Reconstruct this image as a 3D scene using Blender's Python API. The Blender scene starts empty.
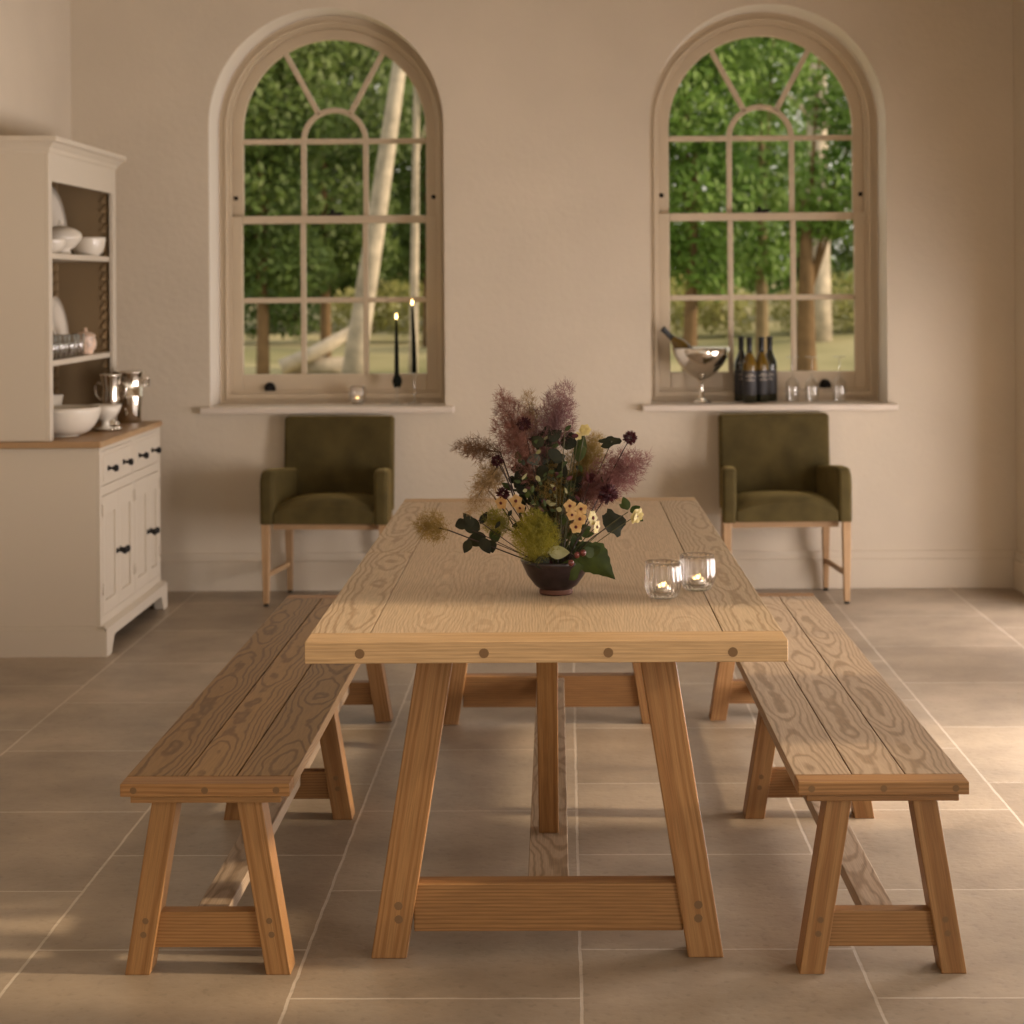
import bpy, math, random
from mathutils import Vector, Matrix
random.seed(11)
PI = math.pi
C = bpy.context.scene.collection

# ------------------------------------------------------------------ camera model
F, H, PX, PY, ROLL = 1850.0, 1.497, 540.0, 285.0, 0.0065
YAW = math.atan(25/F)
def at(px, py, Y):
    "world point seen at a pixel of the photograph, at depth Y"
    u, v = px - PX, py - PY
    x, z = (u - v*ROLL)/F, -(v + u*ROLL)/F
    c, s_ = math.cos(YAW), math.sin(YAW)
    k = Y/(x*s_ + c)
    return Vector(((x*c - s_)*k, Y, H + z*k))

# ------------------------------------------------------------------ mesh builder
class MB:
    def __init__(s): s.v = []; s.f = []; s.w = []; s.smooth = []
    def add(s, vs, fs, wd=None, smooth=False):
        n = len(s.v); s.v += [tuple(p) for p in vs]
        s.w += wd if wd else [(0, 0, 0)]*len(vs)
        s.f += [tuple(i+n for i in f) for f in fs]; s.smooth += [smooth]*len(fs)
    def hexa(s, p, axis=1, pith=None):
        "p: 8 points, index = ix+2*iy+4*iz; axis = grain direction"
        p = [Vector(q) for q in p]
        L = [(p[1]-p[0]).length, (p[2]-p[0]).length, (p[4]-p[0]).length]
        o = [i for i in range(3) if i != axis]
        seed = random.randint(1, 400)
        if pith is None: pith = (random.uniform(.2, .8)*L[o[0]], -random.uniform(.02, .07))
        wd = []
        for i in range(8):
            c = (i & 1, (i >> 1) & 1, (i >> 2) & 1)
            wd.append((seed*10 + c[axis]*L[axis], c[o[0]]*L[o[0]]-pith[0], c[o[1]]*L[o[1]]-pith[1]))
        s.add(p, [(0, 2, 3, 1), (4, 5, 7, 6), (0, 1, 5, 4), (2, 6, 7, 3), (0, 4, 6, 2), (1, 3, 7, 5)], wd)
    def box(s, x0, x1, y0, y1, z0, z1, axis=1):
        s.hexa([(x, y, z) for z in (z0, z1) for y in (y0, y1) for x in (x0, x1)], axis)
    def leg(s, xb, yb, zb, xt, yt, zt, w, d, wt=None, dt=None):
        "post between bottom centre and top centre, horizontal cuts, width w (x), depth d (y)"
        wt = wt or w; dt = dt or d
        p = []
        for (cx, cy, cz, ww, dd) in ((xb, yb, zb, w, d), (xt, yt, zt, wt, dt)):
            for y in (-.5, .5):
                for x in (-.5, .5): p.append((cx+x*ww, cy+y*dd, cz))
        s.hexa(p, 2)
    def lathe(s, prof, c=(0, 0, 0), seg=32, rib=0, ribn=0, M=None, smooth=True):
        vs, fs = [], []
        for (r, z) in prof:
            for k in range(seg):
                a = 2*PI*k/seg
                rr = r*(1+rib*math.cos(ribn*a)) if rib else r
                q = Vector((rr*math.cos(a), rr*math.sin(a), z))
                if M is not None: q = M @ q
                vs.append(q+Vector(c))
        n = len(prof)
        for i in range(n-1):
            for k in range(seg):
                k2 = (k+1) % seg
                fs.append((i*seg+k, i*seg+k2, (i+1)*seg+k2, (i+1)*seg+k))
        if prof[0][0] > 1e-4: fs.append(tuple(reversed(range(seg)))) if prof[0][1] <= prof[-1][1] and not getattr(s, 'open', False) else None
        if prof[-1][0] > 1e-4 and not getattr(s, 'open', False): fs.append(tuple((n-1)*seg+k for k in range(seg)))
        fs = [f for f in fs if f]
        s.add(vs, fs, None, smooth)
    def tube(s, pts, rad, seg=6, cap=True):
        pts = [Vector(p) for p in pts]
        if not isinstance(rad, (list, tuple)): rad = [rad]*len(pts)
        vs, fs = [], []
        prev = None
        for i, p in enumerate(pts):
            t = (pts[min(i+1, len(pts)-1)]-pts[max(i-1, 0)]).normalized()
            if prev is None:
                prev = t.orthogonal().normalized()
            n = (prev - t*prev.dot(t)).normalized(); prev = n
            b = t.cross(n)
            for k in range(seg):
                a = 2*PI*k/seg
                vs.append(p+(n*math.cos(a)+b*math.sin(a))*rad[i])
        for i in range(len(pts)-1):
            for k in range(seg):
                k2 = (k+1) % seg
                fs.append((i*seg+k, i*seg+k2, (i+1)*seg+k2, (i+1)*seg+k))
        if cap:
            fs.append(tuple(reversed(range(seg)))); fs.append(tuple((len(pts)-1)*seg+k for k in range(seg)))
        s.add(vs, fs, None, True)
    def loft(s, rings, closed=True, cap=True, smooth=True):
        n = len(rings[0]); vs = [p for r in rings for p in r]; fs = []
        for i in range(len(rings)-1):
            for k in range(n if closed else n-1):
                k2 = (k+1) % n
                fs.append((i*n+k, i*n+k2, (i+1)*n+k2, (i+1)*n+k))
        if cap:
            fs.append(tuple(reversed(range(n)))); fs.append(tuple((len(rings)-1)*n+k for k in range(n)))
        s.add(vs, fs, None, smooth)
    def build(s, name, mat, parent=None, bevel=0, seg=2, subsurf=0, loc=None, rot=None):
        me = bpy.data.meshes.new(name)
        me.from_pydata(s.v, [], s.f); me.update()
        if any(w != (0, 0, 0) for w in s.w):
            a = me.attributes.new('wd', 'FLOAT_VECTOR', 'POINT')
            a.data.foreach_set('vector', [c for w in s.w for c in w])
        me.polygons.foreach_set('use_smooth', s.smooth)
        for m in (mat if isinstance(mat, list) else [mat]): me.materials.append(m)
        o = bpy.data.objects.new(name, me); C.objects.link(o)
        if parent: o.parent = parent
        if loc: o.location = loc
        if rot: o.rotation_euler = rot
        if bevel:
            b = o.modifiers.new('bevel', 'BEVEL'); b.width = bevel; b.segments = seg; b.limit_method = 'ANGLE'; b.angle_limit = .6
            if seg > 2:
                me.polygons.foreach_set('use_smooth', [True]*len(me.polygons))
                w = o.modifiers.new('wn', 'WEIGHTED_NORMAL')
        if subsurf:
            b = o.modifiers.new('sub', 'SUBSURF'); b.levels = subsurf; b.render_levels = subsurf
        return o

def thing(name, label, cat, loc=(0, 0, 0), rotz=0, group=None):
    o = bpy.data.objects.new(name, None); C.objects.link(o)
    o.location = loc; o.rotation_euler = (0, 0, rotz); o['label'] = label; o['category'] = cat
    if group: o['group'] = group
    return o
def tag(o, label=None, cat=None, group=None, kind=None):
    if label: o['label'] = label
    if cat: o['category'] = cat
    if group: o['group'] = group
    if kind: o['kind'] = kind
    return o
def copy_tree(o, parent=None):
    c = o.copy(); C.objects.link(c)
    if parent: c.parent = parent
    for ch in list(o.children): copy_tree(ch, c)
    return c

# ------------------------------------------------------------------ materials
def newmat(name):
    m = bpy.data.materials.new(name); m.use_nodes = True
    nt = m.node_tree; b = nt.nodes['Principled BSDF']
    return m, nt, b
def N(nt, t, **kw):
    n = nt.nodes.new(t)
    for k, v in kw.items():
        if k in n.inputs: n.inputs[k].default_value = v
        else: setattr(n, k, v)
    return n
def simple(name, col, rough=.6, metal=0, spec=.5, noise=0, nscale=5, bump=0, bscale=60, sheen=0, trans=0, sheen_col=None):
    m, nt, b = newmat(name)
    b.inputs['Base Color'].default_value = (*col, 1); b.inputs['Roughness'].default_value = rough
    b.inputs['Metallic'].default_value = metal; b.inputs['Specular IOR Level'].default_value = spec
    if sheen:
        b.inputs['Sheen Weight'].default_value = sheen; b.inputs['Sheen Roughness'].default_value = .4
        if sheen_col: b.inputs['Sheen Tint'].default_value = (*sheen_col, 1)
    if noise or bump: tc = N(nt, 'ShaderNodeTexCoord')
    if noise:
        n = N(nt, 'ShaderNodeTexNoise', Scale=nscale, Detail=4.0); nt.links.new(tc.outputs['Object'], n.inputs['Vector'])
        mx = N(nt, 'ShaderNodeMix', data_type='RGBA')
        mr = N(nt, 'ShaderNodeMapRange'); mr.inputs[1].default_value = .3; mr.inputs[2].default_value = .7
        nt.links.new(n.outputs['Fac'], mr.inputs[0]); nt.links.new(mr.outputs[0], mx.inputs['Factor'])
        mx.inputs[6].default_value = (*[c*(1-noise) for c in col], 1); mx.inputs[7].default_value = (*[min(1, c*(1+noise)) for c in col], 1)
        nt.links.new(mx.outputs[2], b.inputs['Base Color'])
    if bump:
        n2 = N(nt, 'ShaderNodeTexNoise', Scale=bscale, Detail=3.0); nt.links.new(tc.outputs['Object'], n2.inputs['Vector'])
        bp = N(nt, 'ShaderNodeBump', Strength=bump, Distance=.01); nt.links.new(n2.outputs['Fac'], bp.inputs['Height'])
        nt.links.new(bp.outputs[0], b.inputs['Normal'])
    return m
def wood(name, light, dark, ring=.0085, rough=.5, contrast=.75, mott=.12, amp=1.0):
    m, nt, b = newmat(name); L = nt.links
    at_ = N(nt, 'ShaderNodeAttribute', attribute_name='wd')
    def vm(op, a, vec):
        n = N(nt, 'ShaderNodeVectorMath', operation=op); L.new(a, n.inputs[0]); n.inputs[1].default_value = vec; return n.outputs[0]
    def mt(op, a, bb=None, c=None):
        n = N(nt, 'ShaderNodeMath', operation=op)
        for i, x in enumerate((a, bb, c)):
            if x is None: continue
            if isinstance(x, (int, float)): n.inputs[i].default_value = x
            else: L.new(x, n.inputs[i])
        return n.outputs[0]
    n1 = N(nt, 'ShaderNodeTexNoise', Scale=1.0, Detail=2.0, Roughness=.5); L.new(vm('MULTIPLY', at_.outputs['Vector'], (1.15, .5, .5)), n1.inputs['Vector'])
    n3 = N(nt, 'ShaderNodeTexNoise', Scale=1.0, Detail=2.0, Roughness=.5); L.new(vm('MULTIPLY', at_.outputs['Vector'], (8, 20, 20)), n3.inputs['Vector'])
    sp = N(nt, 'ShaderNodeSeparateXYZ'); L.new(at_.outputs['Vector'], sp.inputs[0])
    sn = N(nt, 'ShaderNodeSeparateXYZ'); L.new(n1.outputs['Color'], sn.inputs[0])
    y = mt('ADD', sp.outputs['Y'], mt('MULTIPLY', mt('SUBTRACT', sn.outputs['X'], .5), .05*amp))
    z = mt('ADD', sp.outputs['Z'], mt('MULTIPLY', mt('SUBTRACT', sn.outputs['Y'], .5), .085*amp))
    r = mt('SQRT', mt('ADD', mt('MULTIPLY', y, y), mt('MULTIPLY', z, z)))
    r = mt('ADD', r, mt('MULTIPLY', n3.outputs['Fac'], .011*amp))
    s_ = mt('SINE', mt('MULTIPLY', r, 2*PI/ring))
    ramp = N(nt, 'ShaderNodeValToRGB'); L.new(mt('MULTIPLY_ADD', s_, .5, .5), ramp.inputs[0])
    e = ramp.color_ramp.elements
    e[0].position = 0.0; e[0].color = (*dark, 1); e[1].position = contrast; e[1].color = (*light, 1)
    # pores
    n2 = N(nt, 'ShaderNodeTexNoise', Scale=1.0, Detail=2.0); L.new(vm('MULTIPLY', at_.outputs['Vector'], (12, 420, 420)), n2.inputs['Vector'])
    mr = N(nt, 'ShaderNodeMapRange'); L.new(n2.outputs['Fac'], mr.inputs[0]); mr.inputs[1].default_value = .3; mr.inputs[2].default_value = .7; mr.inputs[3].default_value = .80; mr.inputs[4].default_value = 1.1
    mx = N(nt, 'ShaderNodeMix', data_type='RGBA', blend_type='MULTIPLY'); mx.inputs['Factor'].default_value = 1
    L.new(ramp.outputs[0], mx.inputs[6]); L.new(mr.outputs[0], mx.inputs[7])
    # board tone
    wn = N(nt, 'ShaderNodeTexWhiteNoise', noise_dimensions='1D'); L.new(mt('FLOOR', mt('MULTIPLY_ADD', sp.outputs['X'], .1, .25)), wn.inputs['W'])
    m2 = N(nt, 'ShaderNodeMapRange'); L.new(wn.outputs['Value'], m2.inputs[0]); m2.inputs[3].default_value = 1-mott; m2.inputs[4].default_value = 1+mott*.6
    mx2 = N(nt, 'ShaderNodeMix', data_type='RGBA', blend_type='MULTIPLY'); mx2.inputs['Factor'].default_value = 1
    L.new(mx.outputs[2], mx2.inputs[6]); L.new(m2.outputs[0], mx2.inputs[7])
    L.new(mx2.outputs[2], b.inputs['Base Color'])
    b.inputs['Roughness'].default_value = rough; b.inputs['Specular IOR Level'].default_value = .4
    bp = N(nt, 'ShaderNodeBump', Strength=.15, Distance=.002); L.new(n2.outputs['Fac'], bp.inputs['Height']); L.new(bp.outputs[0], b.inputs['Normal'])
    return m
def thin_glass(name, tint=(1, 1, 1), refl=1.0, rough=.0, base=0.03):
    m = bpy.data.materials.new(name); m.use_nodes = True; nt = m.node_tree; nt.nodes.clear()
    o = N(nt, 'ShaderNodeOutputMaterial'); t = N(nt, 'ShaderNodeBsdfTransparent'); t.inputs[0].default_value = (*tint, 1)
    g = N(nt, 'ShaderNodeBsdfGlossy', Roughness=rough); mx = N(nt, 'ShaderNodeMixShader')
    lw = N(nt, 'ShaderNodeLayerWeight'); pw = N(nt, 'ShaderNodeMath', operation='POWER'); nt.links.new(lw.outputs['Facing'], pw.inputs[0]); pw.inputs[1].default_value = 3.2
    ml = N(nt, 'ShaderNodeMath', operation='MULTIPLY_ADD', use_clamp=True); ml.inputs[1].default_value = refl; ml.inputs[2].default_value = base
    nt.links.new(pw.outputs[0], ml.inputs[0]); nt.links.new(ml.outputs[0], mx.inputs[0])
    nt.links.new(t.outputs[0], mx.inputs[1]); nt.links.new(g.outputs[0], mx.inputs[2]); nt.links.new(mx.outputs[0], o.inputs[0])
    return m
def emis(name, col, st):
    m = bpy.data.materials.new(name); m.use_nodes = True; nt = m.node_tree; nt.nodes.clear()
    o = N(nt, 'ShaderNodeOutputMaterial'); e = N(nt, 'ShaderNodeEmission', Strength=st); e.inputs[0].default_value = (*col, 1)
    nt.links.new(e.outputs[0], o.inputs[0]); return m
def leafmat(name, col, col2, trans=.35, rough=.5, scale=3.0):
    m, nt, b = newmat(name)
    tc = N(nt, 'ShaderNodeTexCoord'); n = N(nt, 'ShaderNodeTexNoise', Scale=scale, Detail=3.0); nt.links.new(tc.outputs['Object'], n.inputs['Vector'])
    mr = N(nt, 'ShaderNodeMapRange'); mr.inputs[1].default_value = .35; mr.inputs[2].default_value = .65; nt.links.new(n.outputs['Fac'], mr.inputs[0])
    mx = N(nt, 'ShaderNodeMix', data_type='RGBA'); mx.inputs[6].default_value = (*col, 1); mx.inputs[7].default_value = (*col2, 1)
    nt.links.new(mr.outputs[0], mx.inputs['Factor']); nt.links.new(mx.outputs[2], b.inputs['Base Color']); b.inputs['Roughness'].default_value = rough
    if trans:
        t = N(nt, 'ShaderNodeBsdfTranslucent'); nt.links.new(mx.outputs[2], t.inputs[0]); ms = N(nt, 'ShaderNodeMixShader'); ms.inputs[0].default_value = trans
        nt.links.new(b.outputs[0], ms.inputs[1]); nt.links.new(t.outputs[0], ms.inputs[2]); nt.links.new(ms.outputs[0], nt.nodes['Material Output'].inputs[0])
    return m

OAK_TOP = wood('oak_top_skylit', (.54, .405, .26), (.38, .26, .15), ring=.0066, contrast=.5)  # paler than the leg oak: skylight on the top is in the colour
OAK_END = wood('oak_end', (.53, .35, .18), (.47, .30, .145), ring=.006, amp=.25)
OAK_LEG = wood('oak_leg', (.34, .178, .066), (.265, .125, .042), ring=.0075, contrast=.7, amp=.25)  # same oak as the top; tone differs largely by the light it gets
OAK_MID = wood('oak_fine_skylit', (.54, .405, .26), (.455, .325, .20), ring=.0048, contrast=.6, mott=.05, amp=.8)  # carries the same skylit tone as the edge boards
BENCH_L = wood('bench_oak_left', (.31, .18, .07), (.17, .088, .03), ring=.0068, contrast=.45)  # left bench browner largely from its light, put into the colour
BENCH_R = wood('bench_oak', (.37, .275, .185), (.24, .165, .10), ring=.0066, contrast=.5)  # right bench paler and greyer, again largely light put into the colour
CHAIR_OAK = wood('chair_oak', (.43, .275, .145), (.36, .215, .105), ring=.006, amp=.3)
COUNTER = wood('counter_oak', (.42, .27, .14), (.33, .19, .09), amp=.4)
PEG = simple('peg', (.19, .115, .06), .8, spec=.1)
PLASTER = simple('plaster', (.60, .525, .42), .9, spec=.2, noise=.05, nscale=1.6, bump=.25, bscale=30)
WINPAINT = simple('window_paint', (.55, .455, .33), .45, spec=.4)
SILLPAINT = simple('sill_paint', (.64, .56, .47), .45)
CREAM = simple('dresser_paint', (.58, .51, .41), .5, spec=.4)
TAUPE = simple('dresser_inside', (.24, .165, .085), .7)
BLACK = simple('black_metal', (.010, .009, .008), .55, spec=.2)
VELVET = simple('olive_velvet', (.070, .053, .018), .85, spec=.15, noise=.25, nscale=9, bump=.12, bscale=140, sheen=.5, sheen_col=(.55, .42, .16))
WHITEC = simple('white_ceramic', (.72, .66, .56), .22)
PINKC = simple('patterned_ceramic', (.70, .52, .40), .3, noise=.35, nscale=40)
SILVER = simple('silver', (.74, .69, .61), .12, metal=1, noise=.05, nscale=20)
GLASSW = thin_glass('window_glass', (.98, .99, .97), 1.0, base=.0)
GLASST = thin_glass('table_glass', (.985, .98, .97), .3, rough=.15, base=.04)
GLASSC = thin_glass('clear_glass', (.985, .985, .98), .8, rough=.08, base=.10)
WAX = simple('wax', (.85, .80, .70), .5)
BLACKWAX = simple('black_wax', (.004, .006, .003), .6, spec=.15)
FLAME = emis('flame', (1, .62, .22), 14)
WAXLIT = emis('lit_wax', (1, .72, .40), 2.2)
GLASSR = thin_glass('stem_glass', (.97, .97, .96), 1.0, rough=.15, base=.15)
def ribbed_glass():
    m = thin_glass('ribbed_glass', (.99, .985, .98), .25, rough=.1, base=.03); nt = m.node_tree
    g = N(nt, 'ShaderNodeBsdfGlass', Roughness=.02, IOR=1.42); mx = N(nt, 'ShaderNodeMixShader'); mx.inputs[0].default_value = .55
    o = [n for n in nt.nodes if n.type == 'OUTPUT_MATERIAL'][0]; src = o.inputs[0].links[0].from_socket
    nt.links.new(src, mx.inputs[1]); nt.links.new(g.outputs[0], mx.inputs[2]); nt.links.new(mx.outputs[0], o.inputs[0]); return m
GLASSB = ribbed_glass()
BOTTLE = simple('bottle_glass', (.012, .014, .006), .08, spec=.8)
FOIL = simple('bottle_foil', (.008, .008, .008), .4)
BLABEL = simple('bottle_label', (.03, .028, .03), .6)
BTEXT = simple('bottle_print', (.50, .44, .36), .6)
AMBER = simple('amber_glass', (.13, .075, .008), .12)
BOWLC = simple('dark_glaze', (.022, .013, .016), .28, noise=.5, nscale=60)
CLAY = simple('raw_clay', (.13, .055, .035), .8)

# floor: stone tiles in staggered columns
def floor_mat():
    m, nt, b = newmat('limestone_tiles'); L = nt.links
    tc = N(nt, 'ShaderNodeTexCoord'); sp = N(nt, 'ShaderNodeSeparateXYZ'); L.new(tc.outputs['Object'], sp.inputs[0])
    cb = N(nt, 'ShaderNodeCombineXYZ')
    a = N(nt, 'ShaderNodeMath', operation='SUBTRACT'); L.new(sp.outputs['Y'], a.inputs[0]); a.inputs[1].default_value = 4.578-.693*20
    c = N(nt, 'ShaderNodeMath', operation='SUBTRACT'); L.new(sp.outputs['X'], c.inputs[0]); c.inputs[1].default_value = .028-.615*20
    L.new(a.outputs[0], cb.inputs[0]); L.new(c.outputs[0], cb.inputs[1])
    nz = N(nt, 'ShaderNodeTexNoise', Scale=14.0, Detail=2.0); L.new(tc.outputs['Object'], nz.inputs['Vector'])
    va = N(nt, 'ShaderNodeVectorMath', operation='MULTIPLY_ADD'); L.new(nz.outputs['Color'], va.inputs[0]); va.inputs[1].default_value = (.006, .006, 0); L.new(cb.outputs[0], va.inputs[2])
    br = N(nt, 'ShaderNodeTexBrick', offset=.587, offset_frequency=2, squash=1.0)
    br.inputs['Scale'].default_value = 1; br.inputs['Brick Width'].default_value = .693; br.inputs['Row Height'].default_value = .615
    br.inputs['Mortar Size'].default_value = .0042; br.inputs['Mortar Smooth'].default_value = .3
    br.inputs['Color1'].default_value = (.29, .228, .162, 1); br.inputs['Color2'].default_value = (.37, .30, .22, 1); br.inputs['Mortar'].default_value = (.52, .45, .36, 1)
    L.new(va.outputs[0], br.inputs['Vector'])
    n = N(nt, 'ShaderNodeTexNoise', Scale=2.6, Detail=6.0, Roughness=.6); L.new(tc.outputs['Object'], n.inputs['Vector'])
    mr = N(nt, 'ShaderNodeMapRange'); L.new(n.outputs['Fac'], mr.inputs[0]); mr.inputs[1].default_value = .3; mr.inputs[2].default_value = .7; mr.inputs[3].default_value = .70; mr.inputs[4].default_value = 1.18
    mx = N(nt, 'ShaderNodeMix', data_type='RGBA', blend_type='MULTIPLY'); mx.inputs['Factor'].default_value = 1
    L.new(br.outputs['Color'], mx.inputs[6]); L.new(mr.outputs[0], mx.inputs[7])
    # small pits
    v = N(nt, 'ShaderNodeTexNoise', Scale=46.0, Detail=3.0); L.new(tc.outputs['Object'], v.inputs['Vector'])
    m3 = N(nt, 'ShaderNodeMapRange'); L.new(v.outputs['Fac'], m3.inputs[0]); m3.inputs[1].default_value = .28; m3.inputs[2].default_value = .42; m3.inputs[3].default_value = .82; m3.inputs[4].default_value = 1
    mx3 = N(nt, 'ShaderNodeMix', data_type='RGBA', blend_type='MULTIPLY'); mx3.inputs['Factor'].default_value = 1
    L.new(mx.outputs[2], mx3.inputs[6]); L.new(m3.outputs[0], mx3.inputs[7]); L.new(mx3.outputs[2], b.inputs['Base Color'])
    m4 = N(nt, 'ShaderNodeMapRange'); L.new(n.outputs['Fac'], m4.inputs[0]); m4.inputs[3].default_value = .50; m4.inputs[4].default_value = .36
    L.new(m4.outputs[0], b.inputs['Roughness']); b.inputs['Specular IOR Level'].default_value = .5
    sb = N(nt, 'ShaderNodeMath', operation='MULTIPLY_ADD'); L.new(br.outputs['Fac'], sb.inputs[0]); sb.inputs[1].default_value = -.6; L.new(v.outputs['Fac'], sb.inputs[2])
    bp = N(nt, 'ShaderNodeBump', Strength=.25, Distance=.004); L.new(sb.outputs[0], bp.inputs['Height']); L.new(bp.outputs[0], b.inputs['Normal'])
    return m

# ------------------------------------------------------------------ the room
YB, XL, XR, ZC = 9.10, -2.432, 2.205, 3.5
YF = -4.0
SPR, RO, SILL = 2.290, .580, .905
WX = (-1.173, 1.000)
def struct(o): o['kind'] = 'structure'; return o
b = MB(); b.box(XL-.3, XR+.3, YF, YB+.36, -.1, 0); struct(b.build('floor', floor_mat()))
b = MB(); b.box(XL-.3, XR+.3, YF, YB+.36, ZC, ZC+.2); struct(b.build('ceiling', PLASTER))
b = MB(); b.box(XL-.3, XL, YF, YB, 0, ZC); struct(b.build('wall_left', PLASTER))
# back wall with two arched openings
REV = []
def arch_wall():
    b = MB(); T = .36; n = 40
    xs = []
    def strip(x0, x1, z0, z1, z0b=None, z1b=None):
        z0b = z0 if z0b is None else z0b; z1b = z1 if z1b is None else z1b
        for y, fl in ((YB, 0), (YB+T, 1)):
            q = [(x0, y, z0), (x1, y, z0b), (x1, y, z1b), (x0, y, z1)]
            b.add(q, [(3, 2, 1, 0) if fl else (0, 1, 2, 3)])
    edges = [XL-.3]
    for c in WX: edges += [c-RO, c+RO]
    edges.append(XR+.3)
    for i in range(0, len(edges), 2): strip(edges[i], edges[i+1], 0, ZC)
    for c in WX:
        strip(c-RO, c+RO, 0, SILL-.03)
        pts = [(c-RO*math.cos(PI*k/n), SPR+RO*math.sin(PI*k/n)) for k in range(n+1)]
        for k in range(n): strip(pts[k][0], pts[k+1][0], pts[k][1], ZC, pts[k+1][1], ZC)
        o = [(c-RO, SILL-.03)]+pts+[(c+RO, SILL-.03)]
        vs = [(x, y, z) for (x, z) in o for y in (YB, YB+T)]
        fs = [(2*i, 2*i+1, 2*i+3, 2*i+2) for i in range(len(o)-1)]
        rv_ = MB(); rv_.add(vs, fs, None, True); REV.append(rv_)
        b.add([(c-RO, YB, SILL-.03), (c+RO, YB, SILL-.03), (c+RO, YB+T, SILL-.03), (c-RO, YB+T, SILL-.03)], [(0, 1, 2, 3)])
    return b
struct(arch_wall().build('wall_back', PLASTER))
for k, q in enumerate(REV): struct(q.build('trim_%d' % (k+3), simple('reveal_pale', (.74, .68, .60), .6)))  # reveals in a paler tone than the wall plaster
# right wall with openings (outside the frame), sized to shape the sun patches and daylight
OPEN = [(0.2, 2.6), (3.58, 4.27), (4.95, 6.25), (7.2, 8.5)]
OH = [(0, 2.75), (.95, 2.2), (0, 1.32), (0, 1.32)]
b = MB(); ys = [YF]+[y for p in OPEN for y in p]+[YB]
for i in range(0, len(ys), 2): b.box(XR, XR+.3, ys[i], ys[i+1], 0, ZC)
for (a, c), (z0, z1) in zip(OPEN, OH):
    b.box(XR, XR+.3, a, c, z1, ZC)
    if z0: b.box(XR, XR+.3, a, c, 0, z0)
struct(b.build('wall_right', PLASTER))
for i, (a, c) in enumerate(OPEN):
    b = MB()
    z0, OZ = OH[i]
    b.box(XR+.1, XR+.17, a, a+.04, z0, OZ); b.box(XR+.1, XR+.17, c-.04, c, z0, OZ); b.box(XR+.1, XR+.17, a, c, OZ-.04, OZ); b.box(XR+.1, XR+.17, a, c, z0, z0+.03)
    if i != 1: m = (a+c)/2; b.box(XR+.12, XR+.15, m-.015, m+.015, z0, OZ)
    fr = struct(b.build('window_%d' % (i+3), WINPAINT))
b = MB(); b.box(3.6, 3.9, 6.9, 9.4, -.2, 4.2); struct(b.build('wall_sun_block', PLASTER))  # unseen wall added outside to keep the sun out of the last opening
# baseboards
def board(name, x0, x1, y0, y1, along):
    b = MB()
    b.box(x0, x1, y0, y1, 0, .145); 
    if along == 'x': b.box(x0, x1, y0+.006, y1, .145, .185)
    elif along == 'yl': b.box(x0, x1-.006, y0, y1, .145, .185)
    else: b.box(x0+.006, x1, y0, y1, .145, .185)
    struct(b.build(name, PLASTER, bevel=.003))
board('baseboard_back', XL, XR, YB-.022, YB, 'x')
board('baseboard_left', XL, XL+.022, YF, YB-.022, 'yl')
board('baseboard_right', XR-.022, XR, OPEN[-1][1]+.05, YB-.022, 'yr')

# ------------------------------------------------------------------ arched sash windows
YW = YB+.27
def tomb(r, zb, zs=SPR, n=32):
    return [(-r, zb)]+[(-r*math.cos(PI*k/n), zs+r*math.sin(PI*k/n)) for k in range(n+1)]+[(r, zb)]
def ring(b, r1, zb1, r0, zb0, y0, y1):
    A, B = tomb(r1, zb1), tomb(r0, zb0); n = len(A)
    vs = [(x, y0, z) for x, z in A]+[(x, y0, z) for x, z in B]+[(x, y1, z) for x, z in A]+[(x, y1, z) for x, z in B]
    fs = []
    for k in range(n):
        k2 = (k+1) % n
        fs += [(k, k2, n+k2, n+k), (2*n+k, 3*n+k, 3*n+k2, 2*n+k2), (n+k, n+k2, 3*n+k2, 3*n+k), (k, 2*n+k, 2*n+k2, k2)]
    b.add(vs, fs)
def arcbar(b, r, w, zc, y0, y1, n=24):
    vs = []
    for k in range(n+1):
        a = PI*k/n
        for rr in (r-w/2, r+w/2):
            for y in (y0, y1): vs.append((rr*math.cos(a), y, zc+rr*math.sin(a)))
    fs = []
    for k in range(n):
        i, j = 4*k, 4*k+4
        fs += [(i, i+2, j+2, j), (i+1, j+1, j+3, i+3), (i, j, j+1, i+1), (i+2, i+3, j+3, j+2)]
    b.add(vs, fs)
def bar2(b, x0, z0, x1, z1, w, y0, y1):
    d = Vector((x1-x0, z1-z0)).normalized(); n = Vector((-d.y, d.x))*w/2
    p = []
    for y in (y0, y1):
        p += [(x0-n.x, y, z0-n.y), (x0+n.x, y, z0+n.y), (x1-n.x, y, z1-n.y), (x1+n.x, y, z1+n.y)]
    q = [p[0], p[1], p[4], p[5], p[2], p[3], p[6], p[7]]
    b.hexa(q, 2)
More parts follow.
